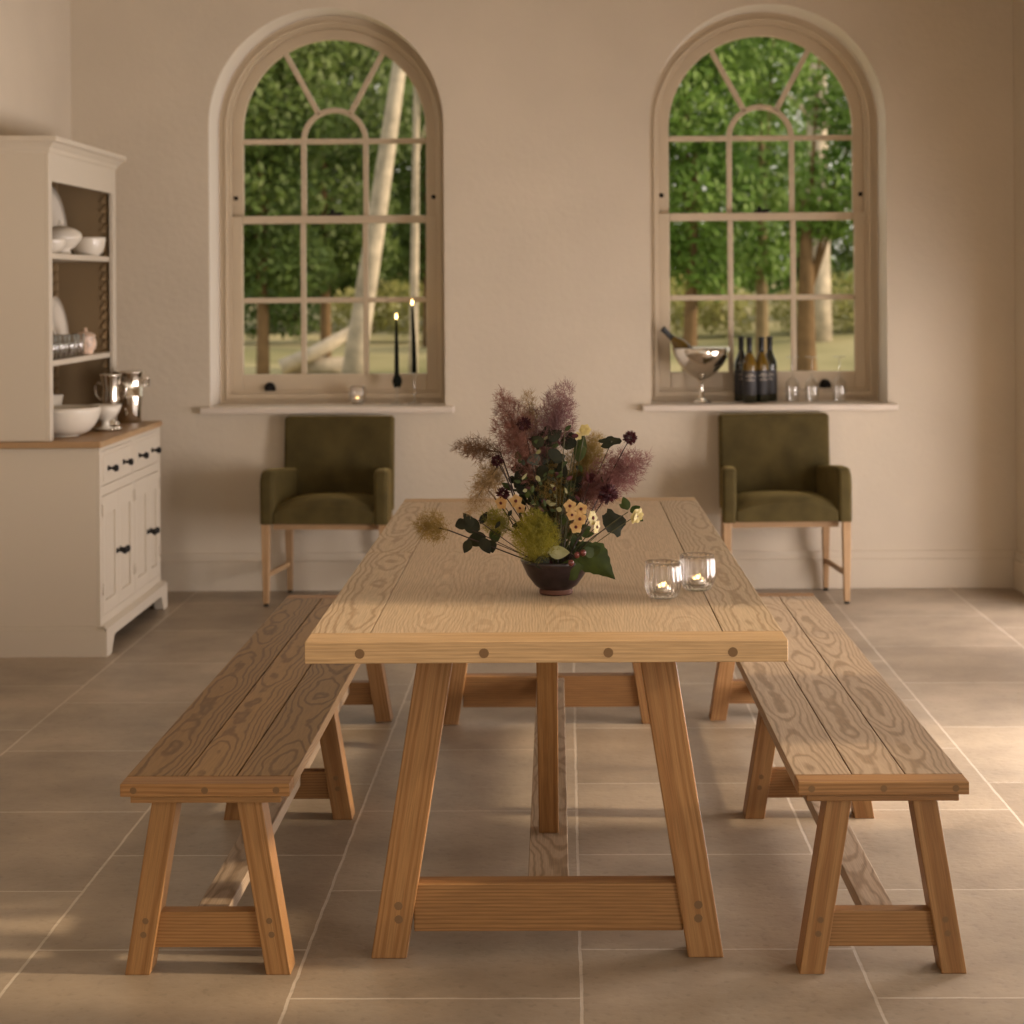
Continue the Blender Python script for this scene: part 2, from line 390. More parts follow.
def make_window():
    root = thing('window_1', '', ''); del root['label']; del root['category']
    root['kind'] = 'structure'
    f = MB()
    ring(f, .60, SILL-.02, .548, SILL+.035, YW, YW+.12)
    ring(f, .550, SILL+.02, .534, SILL+.050, YW-.014, YW+.10)
    ring(f, .536, SILL+.05, .522, SILL+.064, YW+.012, YW+.10)
    f.build('window_frame', WINPAINT, root, bevel=.004)
    s = MB()   # lower sash
    zm, zb = 1.837, 1.051
    g = .467
    y0, y1 = YW+.028, YW+.062
    s.box(-.524, -g, y0, y1, SILL+.06, zm+.02, 2); s.box(g, .524, y0, y1, SILL+.06, zm+.02, 2)
    s.box(-g, g, y0, y1, SILL+.06, zb, 0); s.box(-g, g, y0, y1, zm-.02, zm+.02, 0)
    for x in (-.159, .159): s.box(x-.014, x+.014, y0+.004, y1-.004, zb, zm-.02, 2)
    s.box(-g, g, y0+.005, y1-.005, 1.427-.014, 1.427+.014, 0)
    s.build('lower_sash', WINPAINT, root, bevel=.005)
    u = MB(); y0, y1 = YW+.066, YW+.10
    ring(u, .524, zm+.0, g, zm+.018, y0, y1)
    zb2 = 2.238
    for x in (-.159, .159): u.box(x-.014, x+.014, y0+.004, y1-.004, zm, zb2, 2)
    u.box(-g, g, y0+.005, y1-.005, zb2-.014, zb2+.014, 0)
    arcbar(u, .159, .028, zb2, y0+.004, y1-.004)
    for a in (60, 120):
        ca, sa = math.cos(math.radians(a)), math.sin(math.radians(a))
        r2 = .505
        bar2(u, .155*ca, zb2+.155*sa, r2*ca, zb2+r2*sa+.02, .028, y0+.004, y1-.004)
    u.build('upper_sash', WINPAINT, root, bevel=.005)
    for nm, (a, c, d) in {'lower': (SILL+.1, zm, YW+.045), 'upper': (zm, None, YW+.083)}.items():
        m = MB()
        if c: m.add([(-.48, d, a), (.48, d, a), (.48, d, c), (-.48, d, c)], [(0, 1, 2, 3)])
        else:
            t = tomb(.48, a); m.add([(x, d, z) for x, z in t], [tuple(range(len(t)))])
        m.build('glass_pane', GLASSW, root)
    k = MB(); k.box(-.035, .035, YW+.030, YW+.06, zm+.02, zm+.032); k.box(-.02, .0, YW+.035, YW+.055, zm+.03, zm+.052); k.box(.0, .05, YW+.038, YW+.05, zm+.03, zm+.038)
    k.build('sash_latch', BLACK, root, bevel=.003)
    k = MB()
    k.lathe([(.001, 0), (.026, .0), (.026, .008), (.012, .012), (.009, .03), (.016, .04), (.001, .046)], (0, 0, 0), 14, M=Matrix.Rotation(PI/2, 3, 'X'))
    k.box(-.028, .028, -.012, 0, -.018, .006)
    kk = k.build('sash_lift', BLACK, root); kk.location = (-.33, YW+.024, .985)
    for sx in (-1, 1):
        k = MB(); k.lathe([(.001, -.012), (.011, -.01), (.011, .0), (.001, .004)], (0, 0, 0), 12, M=Matrix.Rotation(PI/2, 3, 'X'))
        kk = k.build('sash_stop', BLACK, root); kk.location = (sx*.505, YW+.06, 1.95)
    return root
w1 = make_window(); w1.location.x = WX[0]
w2 = copy_tree(w1); w2.name = 'window_2'; w2.location.x = WX[1]
for ch in w2.children:
    if ch.name.startswith('sash_lift'): ch.location.x = .315
for i, c in enumerate(WX):
    b = MB(); b.box(c-RO-.045, c+RO+.045, YB-.045, YB, SILL-.032, SILL); b.box(c-RO+.001, c+RO-.001, YB, YW+.01, SILL-.03, SILL)
    struct(b.build('trim_%d' % (i+1), SILLPAINT, bevel=.006))

# ------------------------------------------------------------------ dining table
TX, TY0, TY1, TZ = -.052, 3.925, 6.56, .742
t = thing('dining_table', 'large pale oak trestle dining table in the middle of the stone floor', 'table', (TX, (TY0+TY1)/2, 0), math.radians(.3))
hl, hw, th = (TY1-TY0)/2, .513, .047
b = MB(); g = .0012; bw = .13
xe = [-hw, -hw+bw]+[-hw+bw+(2*hw-2*bw)*k/4 for k in (1, 2, 3)]+[hw-bw, hw]
mid = MB(); xm = [-hw+bw+g, -.19, 0, .17, hw-bw-g]
for (ya, yb) in ((-hl+.1, -.0006), (.0006, hl-.1)):
    for (xa, xb) in ((-hw, -hw+bw-g), (hw-bw+g, hw)): b = MB(); b.box(xa, xb, ya+.0008, yb-.0008, TZ-th, TZ, 1); b.build('edge_board', OAK_TOP, t, bevel=.0012)
    for i in range(4): mid.box(xm[i], xm[i+1], ya, yb, TZ-th, TZ-.0004, 1)
mid.build('tabletop', OAK_MID, t)
for sy in (-1, 1):
    b = MB(); y0, y1 = sorted((sy*hl, sy*(hl-.1)))
    b.box(-hw, hw, y0, y1, TZ-th, TZ, 0)
    e = b.build('breadboard_end', OAK_END, t, bevel=.002)
    if sy < 0:
        for x in (-.396, -.132, .132, .396):
            k = MB(); k.lathe([(.0105, -.003), (.0105, .0004), (.001, .0005)], (0, 0, 0), 14, M=Matrix.Rotation(PI/2, 3, 'X'), smooth=False); kk = k.build('peg', PEG, e); kk.location = (x, -hl, TZ-th*.55)
b = MB()   # apron under the top
for sx in (-1, 1): b.box(sx*.30-.012, sx*.30+.012, -hl+.26, hl-.26, TZ-th-.045, TZ-th, 1)
b.build('bearer', OAK_LEG, t, bevel=.002)
YT = 4.112-(TY0+TY1)/2     # near trestle front plane, local
D = .075
for sy in (-1, 1):
    yc = YT+D/2 if sy < 0 else -(YT+D/2)
    for sx in (-1, 1):
        b = MB(); b.leg(sx*.353-.003, yc, 0, sx*.243-.001, yc, TZ-th, .079, D)
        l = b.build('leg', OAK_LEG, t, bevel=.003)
        if sy < 0:
            for (dx, z) in (((-.001), .118), (-.006, .088)):
                k = MB(); k.lathe([(.0095, -.002), (.0095, .0004), (.001, .0005)], (0, 0, 0), 12, M=Matrix.Rotation(PI/2, 3, 'X'), smooth=False); kk = k.build('peg', PEG, l)
                kk.location = (sx*(.353-.110*z/.695)+ dx*sx, yc-D/2, z)
    b = MB(); b.box(-.30, .30, yc-.028, yc+.028, .057, .163, 0); b.build('end_rail', OAK_LEG, t, bevel=.003)
    b = MB()
    yb, yt = yc-sy*.40, yc-sy*.02
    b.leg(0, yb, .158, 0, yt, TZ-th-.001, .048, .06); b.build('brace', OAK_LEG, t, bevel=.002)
b = MB(); b.box(-.046, .046, YT+.066, -YT-.066, .105, .158, 1); b.build('stretcher', BENCH_R, t, bevel=.002)

# ------------------------------------------------------------------ benches
BZ, BW, BY0, BY1 = .422, .184, 3.993, 6.437
def bench(name, label, x, rot, mat, yoff=0):
    t = thing(name, label, 'bench', (x, (BY0+BY1)/2+yoff, 0), rot, 'benches along the dining table')
    hl = (BY1-BY0)/2; th = .028
    b = MB()
    xe = [-BW, -.058, .058, BW]
    for i in range(3): b.box(xe[i]+(.0014 if i else 0), xe[i+1]-(.0014 if i < 2 else 0), -hl+.067, hl-.067, BZ-th, BZ, 1)
    b.build('seat', mat, t, bevel=.0012)
    for sy in (-1, 1):
        y0, y1 = sorted((sy*hl, sy*(hl-.065)))
        b = MB(); b.box(-BW, BW, y0, y1, BZ-th, BZ, 0); e = b.build('breadboard_end', OAK_LEG if mat is BENCH_R else OAK_LEG, t, bevel=.002)
        if sy < 0:
            for px in (-.155, 0, .155):
                k = MB(); k.lathe([(.0075, -.002), (.0075, .0004), (.001, .0005)], (0, 0, 0), 12, M=Matrix.Rotation(PI/2, 3, 'X'), smooth=False); kk = k.build('peg', PEG, e); kk.location = (px, -hl, BZ-.014)
    b = MB(); b.box(-BW+.02, BW-.02, -hl+.01, hl-.01, BZ-th-.016, BZ-th-.0005, 0); b.build('seat_underboard', OAK_LEG, t, bevel=.002)
    D = .07; zt = BZ-th-.017
    for yc in (-hl+.022+D/2, 0, hl-.022-D/2):
        for sx in (-1, 1):
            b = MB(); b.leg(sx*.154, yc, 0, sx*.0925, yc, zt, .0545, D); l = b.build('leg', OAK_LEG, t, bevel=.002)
            if yc < .1:
                for (z) in (.118, .088):
                    k = MB(); k.lathe([(.007, -.002), (.007, .0004), (.001, .0005)], (0, 0, 0), 10, M=Matrix.Rotation(PI/2, 3, 'X'), smooth=False); kk = k.build('peg', PEG, l)
                    kk.location = (sx*(.154-.0615*z/.38), yc-D/2, z)
        b = MB(); b.box(-.118, .118, yc-.02, yc+.02, .055, .132, 0); b.build('end_rail', OAK_LEG, t, bevel=.002)
    for (ya, yb) in ((-hl+.022+D/2+.021, -.021), (.021, hl-.022-D/2-.021)):
        b = MB(); b.box(-.035, .035, ya, yb, .095, .128, 1); b.build('stretcher', BENCH_R, t, bevel=.002)
    return t
bench('dining_bench', 'oak trestle bench left of the dining table, browner with swirling grain', -.787, 0, BENCH_L)
bench('dining_bench', 'oak trestle bench right of the dining table, paler greyish seat', .674, math.radians(.25), BENCH_R)

# ------------------------------------------------------------------ armchairs
def rbox(b, x0, x1, y0, y1, z0, z1): b.box(x0, x1, y0, y1, z0, z1)
def make_chair(label):
    t = thing('armchair', label, 'chair', (0, 0, 0), 0, 'olive velvet armchairs below the windows')
    # seat cushion: crowned grid
    b = MB(); nx, ny = 14, 10; x0, x1, y0, y1 = -.237, .237, -.012, .37; z0 = .388
    top = []
    for j in range(ny+1):
        row = []
        for i in range(nx+1):
            u, v = i/nx, j/ny
            ex = 1-abs(2*u-1)**5; ey = 1-max(0, (1-v*2.2))**4
            z = .478 + .032*(1-abs(2*u-1)**2.2)*(.6+.4*math.sin(PI*min(1, v+.2))) - .03*(1-ey) - .012*(1-ex)
            row.append((x0+(x1-x0)*u, y0+(y1-y0)*v + (.008 if j == 0 else 0), z))
        top.append(row)
    rings = []
    for j in range(ny+1):
        r = top[j]; yy = r[0][1] - (.006 if j == 0 else 0)
        rings.append([Vector((x1, yy, z0)), Vector((x0, yy, z0))] + [Vector(p) for p in r])
    b.loft(rings, closed=True, cap=True, smooth=True)
    b.build('seat_cushion', VELVET, t, bevel=.006, seg=3)
    # backrest, leaning back
    b = MB(); w = .268
    p = []
    for (z, ya, yb) in ((.40, .335, .415), (.864, .375, .450)):
        for y in (ya, yb):
            for x in (-w, w): p.append((x, y, z))
    b.hexa(p, 2)
    b.build('backrest', VELVET, t, bevel=.018, seg=5)
    for sx in (-1, 1):
        prof = [(-.010, .385), (-.010, .575), (-.005, .605), (.010, .628), (.035, .638), (.10, .638), (.20, .630), (.30, .620), (.385, .612), (.385, .385)]
        b = MB()
        n = len(prof)
        xi, xo = sx*.237, sx*.303
        xs = [xi, xi+sx*.012, xo-sx*.012, xo]
        rings = []
        for q, x in enumerate(xs):
            ins = .010 if q in (0, 3) else 0
            rings.append([Vector((x-sx*.042*max(0, y)/.385, y+(ins if k < 4 else 0), z-(ins if 2 <= k < 9 else 0))) for k, (y, z) in enumerate(prof)])
        b.loft(rings if sx < 0 else rings, True, True, False)
        b.build('arm', VELVET, t, bevel=.014, seg=4)
        for sy in (0, 1):
            b = MB()
            if sy == 0: b.leg(sx*.279, .020, .012, sx*.279, .022, .385, .027, .030, .040, .040)
            else: b.leg(sx*.25, .405, .012, sx*.245, .362, .385, .024, .028, .038, .040)
            l = b.build('leg', CHAIR_OAK, t, bevel=.003)
            b = MB(); b.lathe([(.012, 0), (.012, .0125)], (sx*(.279 if sy == 0 else .25), .020 if sy == 0 else .405, 0), 12); b.build('foot_glide', BLACK, l)
        b = MB(); b.hexa([(sx*.271-.009, .03, .135), (sx*.271+.009, .03, .135), (sx*.25-.009, .395, .135), (sx*.25+.009, .395, .135), (sx*.271-.009, .03, .157), (sx*.271+.009, .03, .157), (sx*.25-.009, .395, .157), (sx*.25+.009, .395, .157)], 1)
        b.build('side_stretcher', CHAIR_OAK, t, bevel=.002)
    for yr in (.05, .345):
        b = MB(); b.box(-.25, .25, yr, yr+.022, .355, .3875, 0); b.build('seat_rail', CHAIR_OAK, t, bevel=.002)
    return t
ch = make_chair('olive velvet armchair below the left window with black candles')
ch.location = (-1.133, 8.615, 0); ch.rotation_euler.z = math.radians(-4)
c2 = copy_tree(ch); c2.location = (1.028, 8.625, 0); c2.rotation_euler.z = math.radians(2.3)
c2['label'] = 'olive velvet armchair below the right window with wine bottles'

# ------------------------------------------------------------------ dresser
DX, DY, DL = -1.895, 7.49, 1.15
dr = thing('dresser', 'cream painted dresser with open hutch and oak counter at left', 'dresser', (DX, DY, 0), math.radians(.35))
b = MB()
b.box(-.53, -.012, .0, DL, .12, .846)            # carcass
b.build('base_cabinet', CREAM, dr, bevel=.003)
b = MB()   # plinth with bracket feet
b.box(-.53, .028, -.014, .012, 0, .105); b.box(-.53, .020, -.008, .012, .105, .122)
b.box(-.53, .028, DL-.012, DL+.014, 0, .105); b.box(-.53, .020, DL-.012, DL+.008, .105, .122)
def prof_front(y):
    d = min(y+.014, DL+.014-y)
    if d < .085: return 0.0
    if d < .15: return .07*math.sin((d-.085)/.065*PI/2)
    return .07
ys = [-.014+ (DL+.028)*k/120 for k in range(121)]
r1 = []
vs = []
for y in ys:
    z = prof_front(y); vs += [(.0281, y, z), (.0281, y, .112), (-.012, y, z), (-.004, y, .124)]
fs = []
for k in range(120):
    i = 4*k; fs += [(i, i+4, i+5, i+1), (i+2, i+3, i+7, i+6), (i, i+2, i+6, i+4), (i+1, i+5, i+7, i+3)]
b.add(vs, fs)
b.build('plinth', CREAM, dr)
b = MB(); b.box(-.53, .010, -.018, DL+.012, .847, .873, 1); b.build('counter', COUNTER, dr, bevel=.004)
def knob(parent, y, z, x=.0):
    b = MB(); M = Matrix.Rotation(PI/2, 3, 'Y')
    b.lathe([(.011, 0), (.011, .003), (.006, .008), (.0055, .018), (.009, .023), (.0145, .029), (.0150, .036), (.010, .043), (.001, .045)], (0, 0, 0), 16, M=M)
    return b.build('knob', BLACK, parent, loc=(x, y, z))
# frame on the front
b = MB()
for (y0, y1) in ((0, .035), (.59, .62), (DL-.035, DL)): b.box(-.012, .0, y0, y1, .122, .846, 2)
for (z0, z1) in ((.122, .155), (.645, .685), (.83, .846)): b.box(-.012, -.0005, .035, DL-.035, z0, z1)
b.build('front_frame', CREAM, dr, bevel=.001)
for (y0, y1, kn) in ((.037, .588, (.13, .40)), (.622, DL-.037, (.70, .96))):
    b = MB(); b.box(-.014, -.001, y0+.001, y1-.001, .687, .828); b.box(-.014, .003, y0+.02, y1-.02, .705, .812)
    d = b.build('drawer', CREAM, dr, bevel=.002)
    for k in kn: knob(d, k, .752, .003)
def door(y0, y1, hinge_far):
    b = MB(); z0, z1 = .157, .643
    s = .05
    b.box(-.014, .001, y0+.001, y0+s, z0, z1, 2); b.box(-.014, .001, y1-s, y1-.001, z0, z1, 2)
    b.box(-.014, .001, y0+s, y1-s, z0, z0+.055); b.box(-.014, .001, y0+s, y1-s, z1-.075, z1)
    n = 4; w = (y1-y0-2*s)/n
    for k in range(n): b.box(-.014, -.006, y0+s+k*w+.003, y0+s+(k+1)*w-.003, z0+.055, z1-.075, 2)
    d = b.build('door', CREAM, dr, bevel=.0015)
    yk = y0+.028 if hinge_far else y1-.028
    knob(d, yk, .39, .001)
    yh = y1-.001 if hinge_far else y0+.001
    for z in (.24, .56):
        h = MB(); h.lathe([(.0035, 0), (.0035, .05)], (0, 0, 0), 8); h.build('hinge', CREAM, d, loc=(.003, yh, z))
door(.037, .312, False); door(.314, .588, True); door(.622, .897, False); door(.899, DL-.037, True)
# hutch
HX, HB, HT = -.200, -.53, 2.05
b = MB()
b.box(HB, HX-.018, .0, .02, .874, HT); b.box(HB, HX-.018, DL-.02, DL, .874, HT)     # sides
b.box(HX-.018, HX, 0, .05, .874, HT); b.box(HX-.018, HX, DL-.06, DL, .874, HT)   # stiles
b.box(HX-.018, HX-.0005, .05, DL-.06, 1.935, HT); b.box(HB, HX-.018, .02, DL-.02, HT-.02, HT)
b.build('hutch', CREAM, dr, bevel=.002)
b = MB(); b.box(HB+.001, HB+.012, .0205, DL-.0205, .874, HT-.0205); b.box(HB+.012, HX-.02, DL-.032, DL-.0205, .874, HT-.0205); b.box(HB+.012, HX-.02, .0205, .0255, .874, HT-.0205)
b.build('inner_panel', TAUPE, dr)
for z in (1.642, 1.198):
    b = MB(); b.box(HB+.013, HX-.0185, .026, DL-.033, z-.024, z); b.build('shelf', CREAM, dr, bevel=.003)
for x in (HB+.055, HX-.045):
    b = MB(); z = .9
    while z < 1.98:
        b.box(x-.012, x+.012, DL-.045, DL-.0325, z, z+.012); b.hexa([(x-.012, DL-.045, z+.012), (x+.012, DL-.045, z+.012), (x-.012, DL-.0325, z+.012), (x+.012, DL-.0325, z+.012), (x+.002, DL-.036, z+.04), (x+.012, DL-.036, z+.04), (x+.002, DL-.0325, z+.04), (x+.012, DL-.0325, z+.04)], 2); z += .045
    o = b.build('shelf_rack', simple('rack', (.34, .24, .13), .6), dr)
b = MB()
cp = [(0, HT-.004), (.006, HT+.006), (.010, HT+.018), (.028, HT+.038), (.042, HT+.044), (.042, HT+.064), (0, HT+.066)]
rings = []
def crn(o, z): return [Vector((HB, -o, z)), Vector((HX+o, -o, z)), Vector((HX+o, DL+o, z)), Vector((HB, DL+o, z))]
b.loft([crn(o, z) for (o, z) in cp[:-1]], True, True, False)
b.build('cornice', CREAM, dr, bevel=.001)
RM = Matrix.Translation((DX, DY, 0)) @ Matrix.Rotation(math.radians(.35), 4, 'Z')
def dl(x, y, z): return tuple(RM @ Vector((x, y, z)))      # dresser local point to world

# ------------------------------------------------------------------ crockery and silver
def bowl_prof(r, h, foot, ft=.006, t=.006):
    p = [(.001, .004), (foot, .0), (foot, ft)]
    n = 10
    for k in range(n+1):
        a = k/n; p.append((foot+(r-foot)*math.sin(a*PI/2)**.9, ft+(h-ft)*(1-math.cos(a*PI/2))**.85 if k else ft))
    p += [(r-t, h)]
    for k in range(n, -1, -1):
        a = k/n; p.append((max(.001, foot-t+(r-foot-.0)*math.sin(a*PI/2)**.9), ft+t+(h-ft-t)*(1-math.cos(a*PI/2))**.85))
    p.append((.001, ft+t))
    return p
def lathe_thing(name, label, cat, prof, loc, mat, group=None, seg=40, sx=1, sy=1, **kw):
    b = MB(); b.open = True; b.lathe(prof, (0, 0, 0), seg, **kw)
    if sx != 1 or sy != 1: b.v = [(x*sx, y*sy, z) for x, y, z in b.v]
    return tag(b.build(name, mat, loc=loc), label, cat, group)
CT = .8735
lathe_thing('serving_bowl', 'large white serving bowl at the near end of the dresser counter', 'bowl', bowl_prof(.158, .122, .068), dl(-.225, .285, CT), WHITEC)
bb = lathe_thing('fruit_bowl', 'white footed bowl on a silver tray beside the large serving bowl', 'bowl', [(.001, .004), (.040, 0), (.042, .005), (.018, .014), (.016, .036), (.035, .046), (.058, .072), (.072, .108), (.068, .108), (.053, .075), (.030, .052), (.001, .046)], dl(-.115, .575, CT+.0045), WHITEC)
lathe_thing('dish_stack', 'square white dish peeping over the large bowl on the counter', 'dish', [(.001, 0), (.05, 0), (.06, .004), (.09, .155), (.086, .155), (.055, .012), (.001, .012)], dl(-.40, .62, CT), WHITEC, seg=4)
lathe_thing('silver_tray', 'round silver tray under the white footed bowl on the counter', 'tray', [(.001, 0), (.062, 0), (.074, .008), (.072, .011), (.060, .004), (.001, .004)], dl(-.115, .575, CT), SILVER)
# silver cup with handles
t = thing('trophy_cup', 'small silver two-handled trophy cup on the dresser counter beside the wine cooler', 'cup', dl(-.165, .88, CT))
b = MB(); b.open = True
b.lathe([(.001, 0), (.038, 0), (.040, .008), (.018, .02), (.012, .045), (.022, .06), (.034, .085), (.038, .12), (.036, .17), (.048, .225), (.051, .232), (.047, .232), (.033, .17), (.034, .12), (.001, .07)], seg=32); b.build('cup_body', SILVER, t)
for s_ in (-1, 1):
    b = MB(); b.tube([(s_*.036, 0, .18), (s_*.055, 0, .195), (s_*.072, 0, .175), (s_*.066, 0, .135), (s_*.045, 0, .115), (s_*.037, 0, .11)], .0045, 8); b.build('handle', SILVER, t)
t = thing('wine_cooler', 'tall polished silver wine cooler at the far end of the counter', 'ice bucket', dl(-.118, 1.045, CT), .2)
b = MB(); b.open = True
b.lathe([(.001, 0), (.052, 0), (.055, .006), (.058, .09), (.062, .12), (.062, .128), (.060, .13), (.066, .225), (.071, .232), (.071, .237), (.064, .235), (.057, .13), (.052, .01), (.001, .01)], seg=36); b.build('bucket_body', SILVER, t)
for s_ in (-1, 1):
    b = MB(); b.tube([(s_*.064, -.012, .19), (s_*.082, -.012, .205), (s_*.089, -.0, .20), (s_*.086, .012, .17), (s_*.068, .012, .165), (s_*.062, .0, .17)], .005, 8); b.build('handle', SILVER, t)
# upper shelf
S1, S2 = 1.6425, 1.1985
t = thing('soup_tureen', 'white lidded soup tureen on the upper dresser shelf', 'tureen', dl(-.315, .60, S1))
b = MB(); b.open = True
b.lathe([(.001, 0), (.045, 0), (.048, .010), (.040, .02), (.065, .035), (.088, .065), (.095, .088), (.090, .09), (.001, .09)], seg=36); b.build('tureen_body', WHITEC, t)
b = MB(); b.open = True
b.lathe([(.092, .090), (.090, .097), (.065, .115), (.030, .126), (.001, .128)], seg=36); l = b.build('lid', WHITEC, t)
b = MB(); b.tube([(0, -.018, .124), (0, -.017, .140), (0, -.008, .150), (0, .008, .150), (0, .017, .140), (0, .018, .124)], .0035, 8); b.build('handle', WHITEC, l)
lathe_thing('oval_dish', 'small white oval dish in front of the tureen on the upper shelf', 'dish', bowl_prof(.07, .06, .03), dl(-.275, .27, S1), WHITEC)
lathe_thing('vegetable_bowl', 'rounded white bowl at the far end of the upper shelf', 'bowl', bowl_prof(.078, .085, .05), dl(-.275, .93, S1), WHITEC)
def platter(label, y, z, r, lean):
    b = MB(); b.open = True
    M = Matrix.Rotation(PI/2-lean, 3, 'Y')
    b.lathe([(.001, 0), (r*.6, 0), (r*.72, .01), (r, .017), (r, .021), (r*.70, .015), (r*.58, .005), (.001, .005)], (0, 0, 0), 48, M=M)
    zmin = min(v[2] for v in b.v); b.v = [(x, yy*.95, zz-zmin) for x, yy, zz in b.v]
    return tag(b.build('platter', WHITEC, loc=dl(-.425, y, z+.0005)), label, 'plate', 'platters leaning in the hutch')
platter('large white platter leaning upright at the back of the upper dresser shelf', .90, S1, .160, .16)
platter('smaller white platter leaning upright at the back of the lower dresser shelf', .93, S2, .132, .16)
# glasses on the lower shelf
b = MB(); b.open = True
b.lathe([(.001, .003), (.022, .0), (.027, .004), (.030, .05), (.031, .098), (.029, .098), (.028, .05), (.024, .010), (.001, .009)], seg=36, rib=.02, ribn=12)
gm = None; names = ['nearest', 'second nearest', 'third nearest', 'fourth nearest']
for k, (x, y) in enumerate([(-.255+.004*(q % 2), .10+.077*q) for q in range(8)]+[(-.330, .14+.1*q) for q in range(5)]):
    if gm is None: o = b.build('tumbler', GLASSR); gm = o
    else: o = gm.copy(); C.objects.link(o)
    o.location = dl(x, y, S2)
    tag(o, 'one of the clear ribbed tumblers lined up on the lower dresser shelf', 'glass', 'tumblers on the lower shelf')
t = thing('sugar_pot', 'small patterned pink and white lidded pot on the lower dresser shelf', 'pot', dl(-.262, .82, S2))
b = MB(); b.open = True; b.lathe([(.001, 0), (.030, 0), (.034, .01), (.046, .03), (.048, .055), (.042, .075), (.046, .084), (.001, .084)], seg=28); b.build('pot_body', PINKC, t)
b = MB(); b.open = True; b.lathe([(.046, .084), (.034, .095), (.01, .101), (.006, .108), (.009, .116), (.001, .12)], seg=24); b.build('lid', PINKC, t)

# ------------------------------------------------------------------ candles, flames
def flame(parent, loc, h=.028, r=.006):
    b = MB(); b.open = True
    b.lathe([(.0008, 0), (r*.7, h*.12), (r, h*.32), (r*.72, h*.6), (r*.3, h*.85), (.0003, h)], seg=12)
    return b.build('flame', FLAME, parent, loc=loc)
def tumbler_prof(r, h):
    return [(.001, .004), (r*.62, .0), (r*.80, .006), (r*.97, h*.28), (r, h*.52), (r*.96, h*.85), (r*.93, h), (r*.89, h), (r*.93, h*.8), (r*.955, h*.52), (r*.92, h*.3), (r*.74, .014), (.001, .012)]
def tealight(label, loc, group, ztop=.014):
    t = thing('tealight', label, 'candle', loc, 0, group)
    b = MB(); b.open = True; b.lathe([(.001, 0), (.018, 0), (.0192, .002), (.0195, .016), (.0187, .016), (.0185, .012)], seg=24); b.build('tin', SILVER, t)
    b = MB(); b.open = True; b.lathe([(.0184, .012), (.001, .0122)], seg=24); b.build('wax', WAXLIT, t)
    flame(t, (0, 0, .0125), .011, .0036)
    return t
SZ = SILL+.0005
def gtumbler(label, loc, r, h, group=None, ribn=18, rib=.035):
    return lathe_thing('candle_glass', label, 'glass', tumbler_prof(r, h), loc, GLASSB, group, seg=144, rib=rib, ribn=ribn)
for k, (px, py, lab) in enumerate(((663, 598, 'front left'), (697.5, 590, 'back right'))):
    q = at(px, py, 1.0); p = Vector((q.x, 1, 0))*((H-TZ)/(H-q.z)); p.z = TZ+.0006
    gtumbler(('ribbed glass tealight holder nearer the camera on the table' if k == 0 else 'ribbed glass tealight holder farther right on the table'), p, .0435, .088, 'ribbed candle glasses on the table')
    tealight('lit tealight inside the %s ribbed glass on the table' % ('nearer' if k == 0 else 'farther'), (p.x, p.y, TZ+.0145), 'lit tealights')
p = (at(357.5, 403, 9.26).x, 9.26, SZ)
gtumbler('small clear tealight glass on the left window sill', p, .042, .092, None, 0, 0)
tealight('lit tealight inside the small glass on the left window sill', (p[0], p[1], SZ+.0145), 'lit tealights')
def candlestick(px, hold, lean, label, clab, drips):
    x = at(px, 390, 9.25).x
    b = MB(); b.open = True
    b.lathe([(.001, 0), (.034, 0), (.033, .004), (.012, .010), (.006, .02), (.0055, hold*.5), (.010, hold*.55), (.006, hold*.62), (.006, hold-.025), (.015, hold-.015), (.016, hold), (.001, hold)], seg=28)
    tag(b.build('candlestick', GLASSR, loc=(x, 9.25, SZ)), label, 'candlestick', 'glass candlesticks')
    t = thing('taper_candle', clab, 'candle', (x, 9.25, SZ+hold+.0005), 0, 'black taper candles')
    hh = .335
    b = MB(); b.tube([(lean*z*z*3, 0, z*hh) for z in (0, .2, .4, .6, .8, 1)], [.0125, .012, .0115, .010, .008, .0055], 16)
    b.build('candle', BLACKWAX, t)
    if drips:
        b = MB()
        for k in range(9):
            a = k*.7; b.lathe([(.001, -.02), (.007, -.01), (.009, .006), (.004, .022), (.001, .03)], (.015*math.cos(a)+(.006 if k % 4 == 1 else 0), .015*math.sin(a), .014+.011*(k % 3)), 8)
        b.build('wax_drips', BLACKWAX, t)
    b = MB(); b.tube([(lean*3, 0, hh), (lean*3, 0, hh+.008)], .001, 5); b.build('wick', BLACK, t)
    flame(t, (lean*3, 0, hh+.005), .030, .0062)
candlestick(396.8, .085, 0, 'short glass candlestick on the left window sill', 'lit black taper candle with drips in the short candlestick', True)
candlestick(414.5, .155, -.003, 'tall glass candlestick at the right of the left sill', 'lit black taper candle in the tall candlestick, highest flame', False)

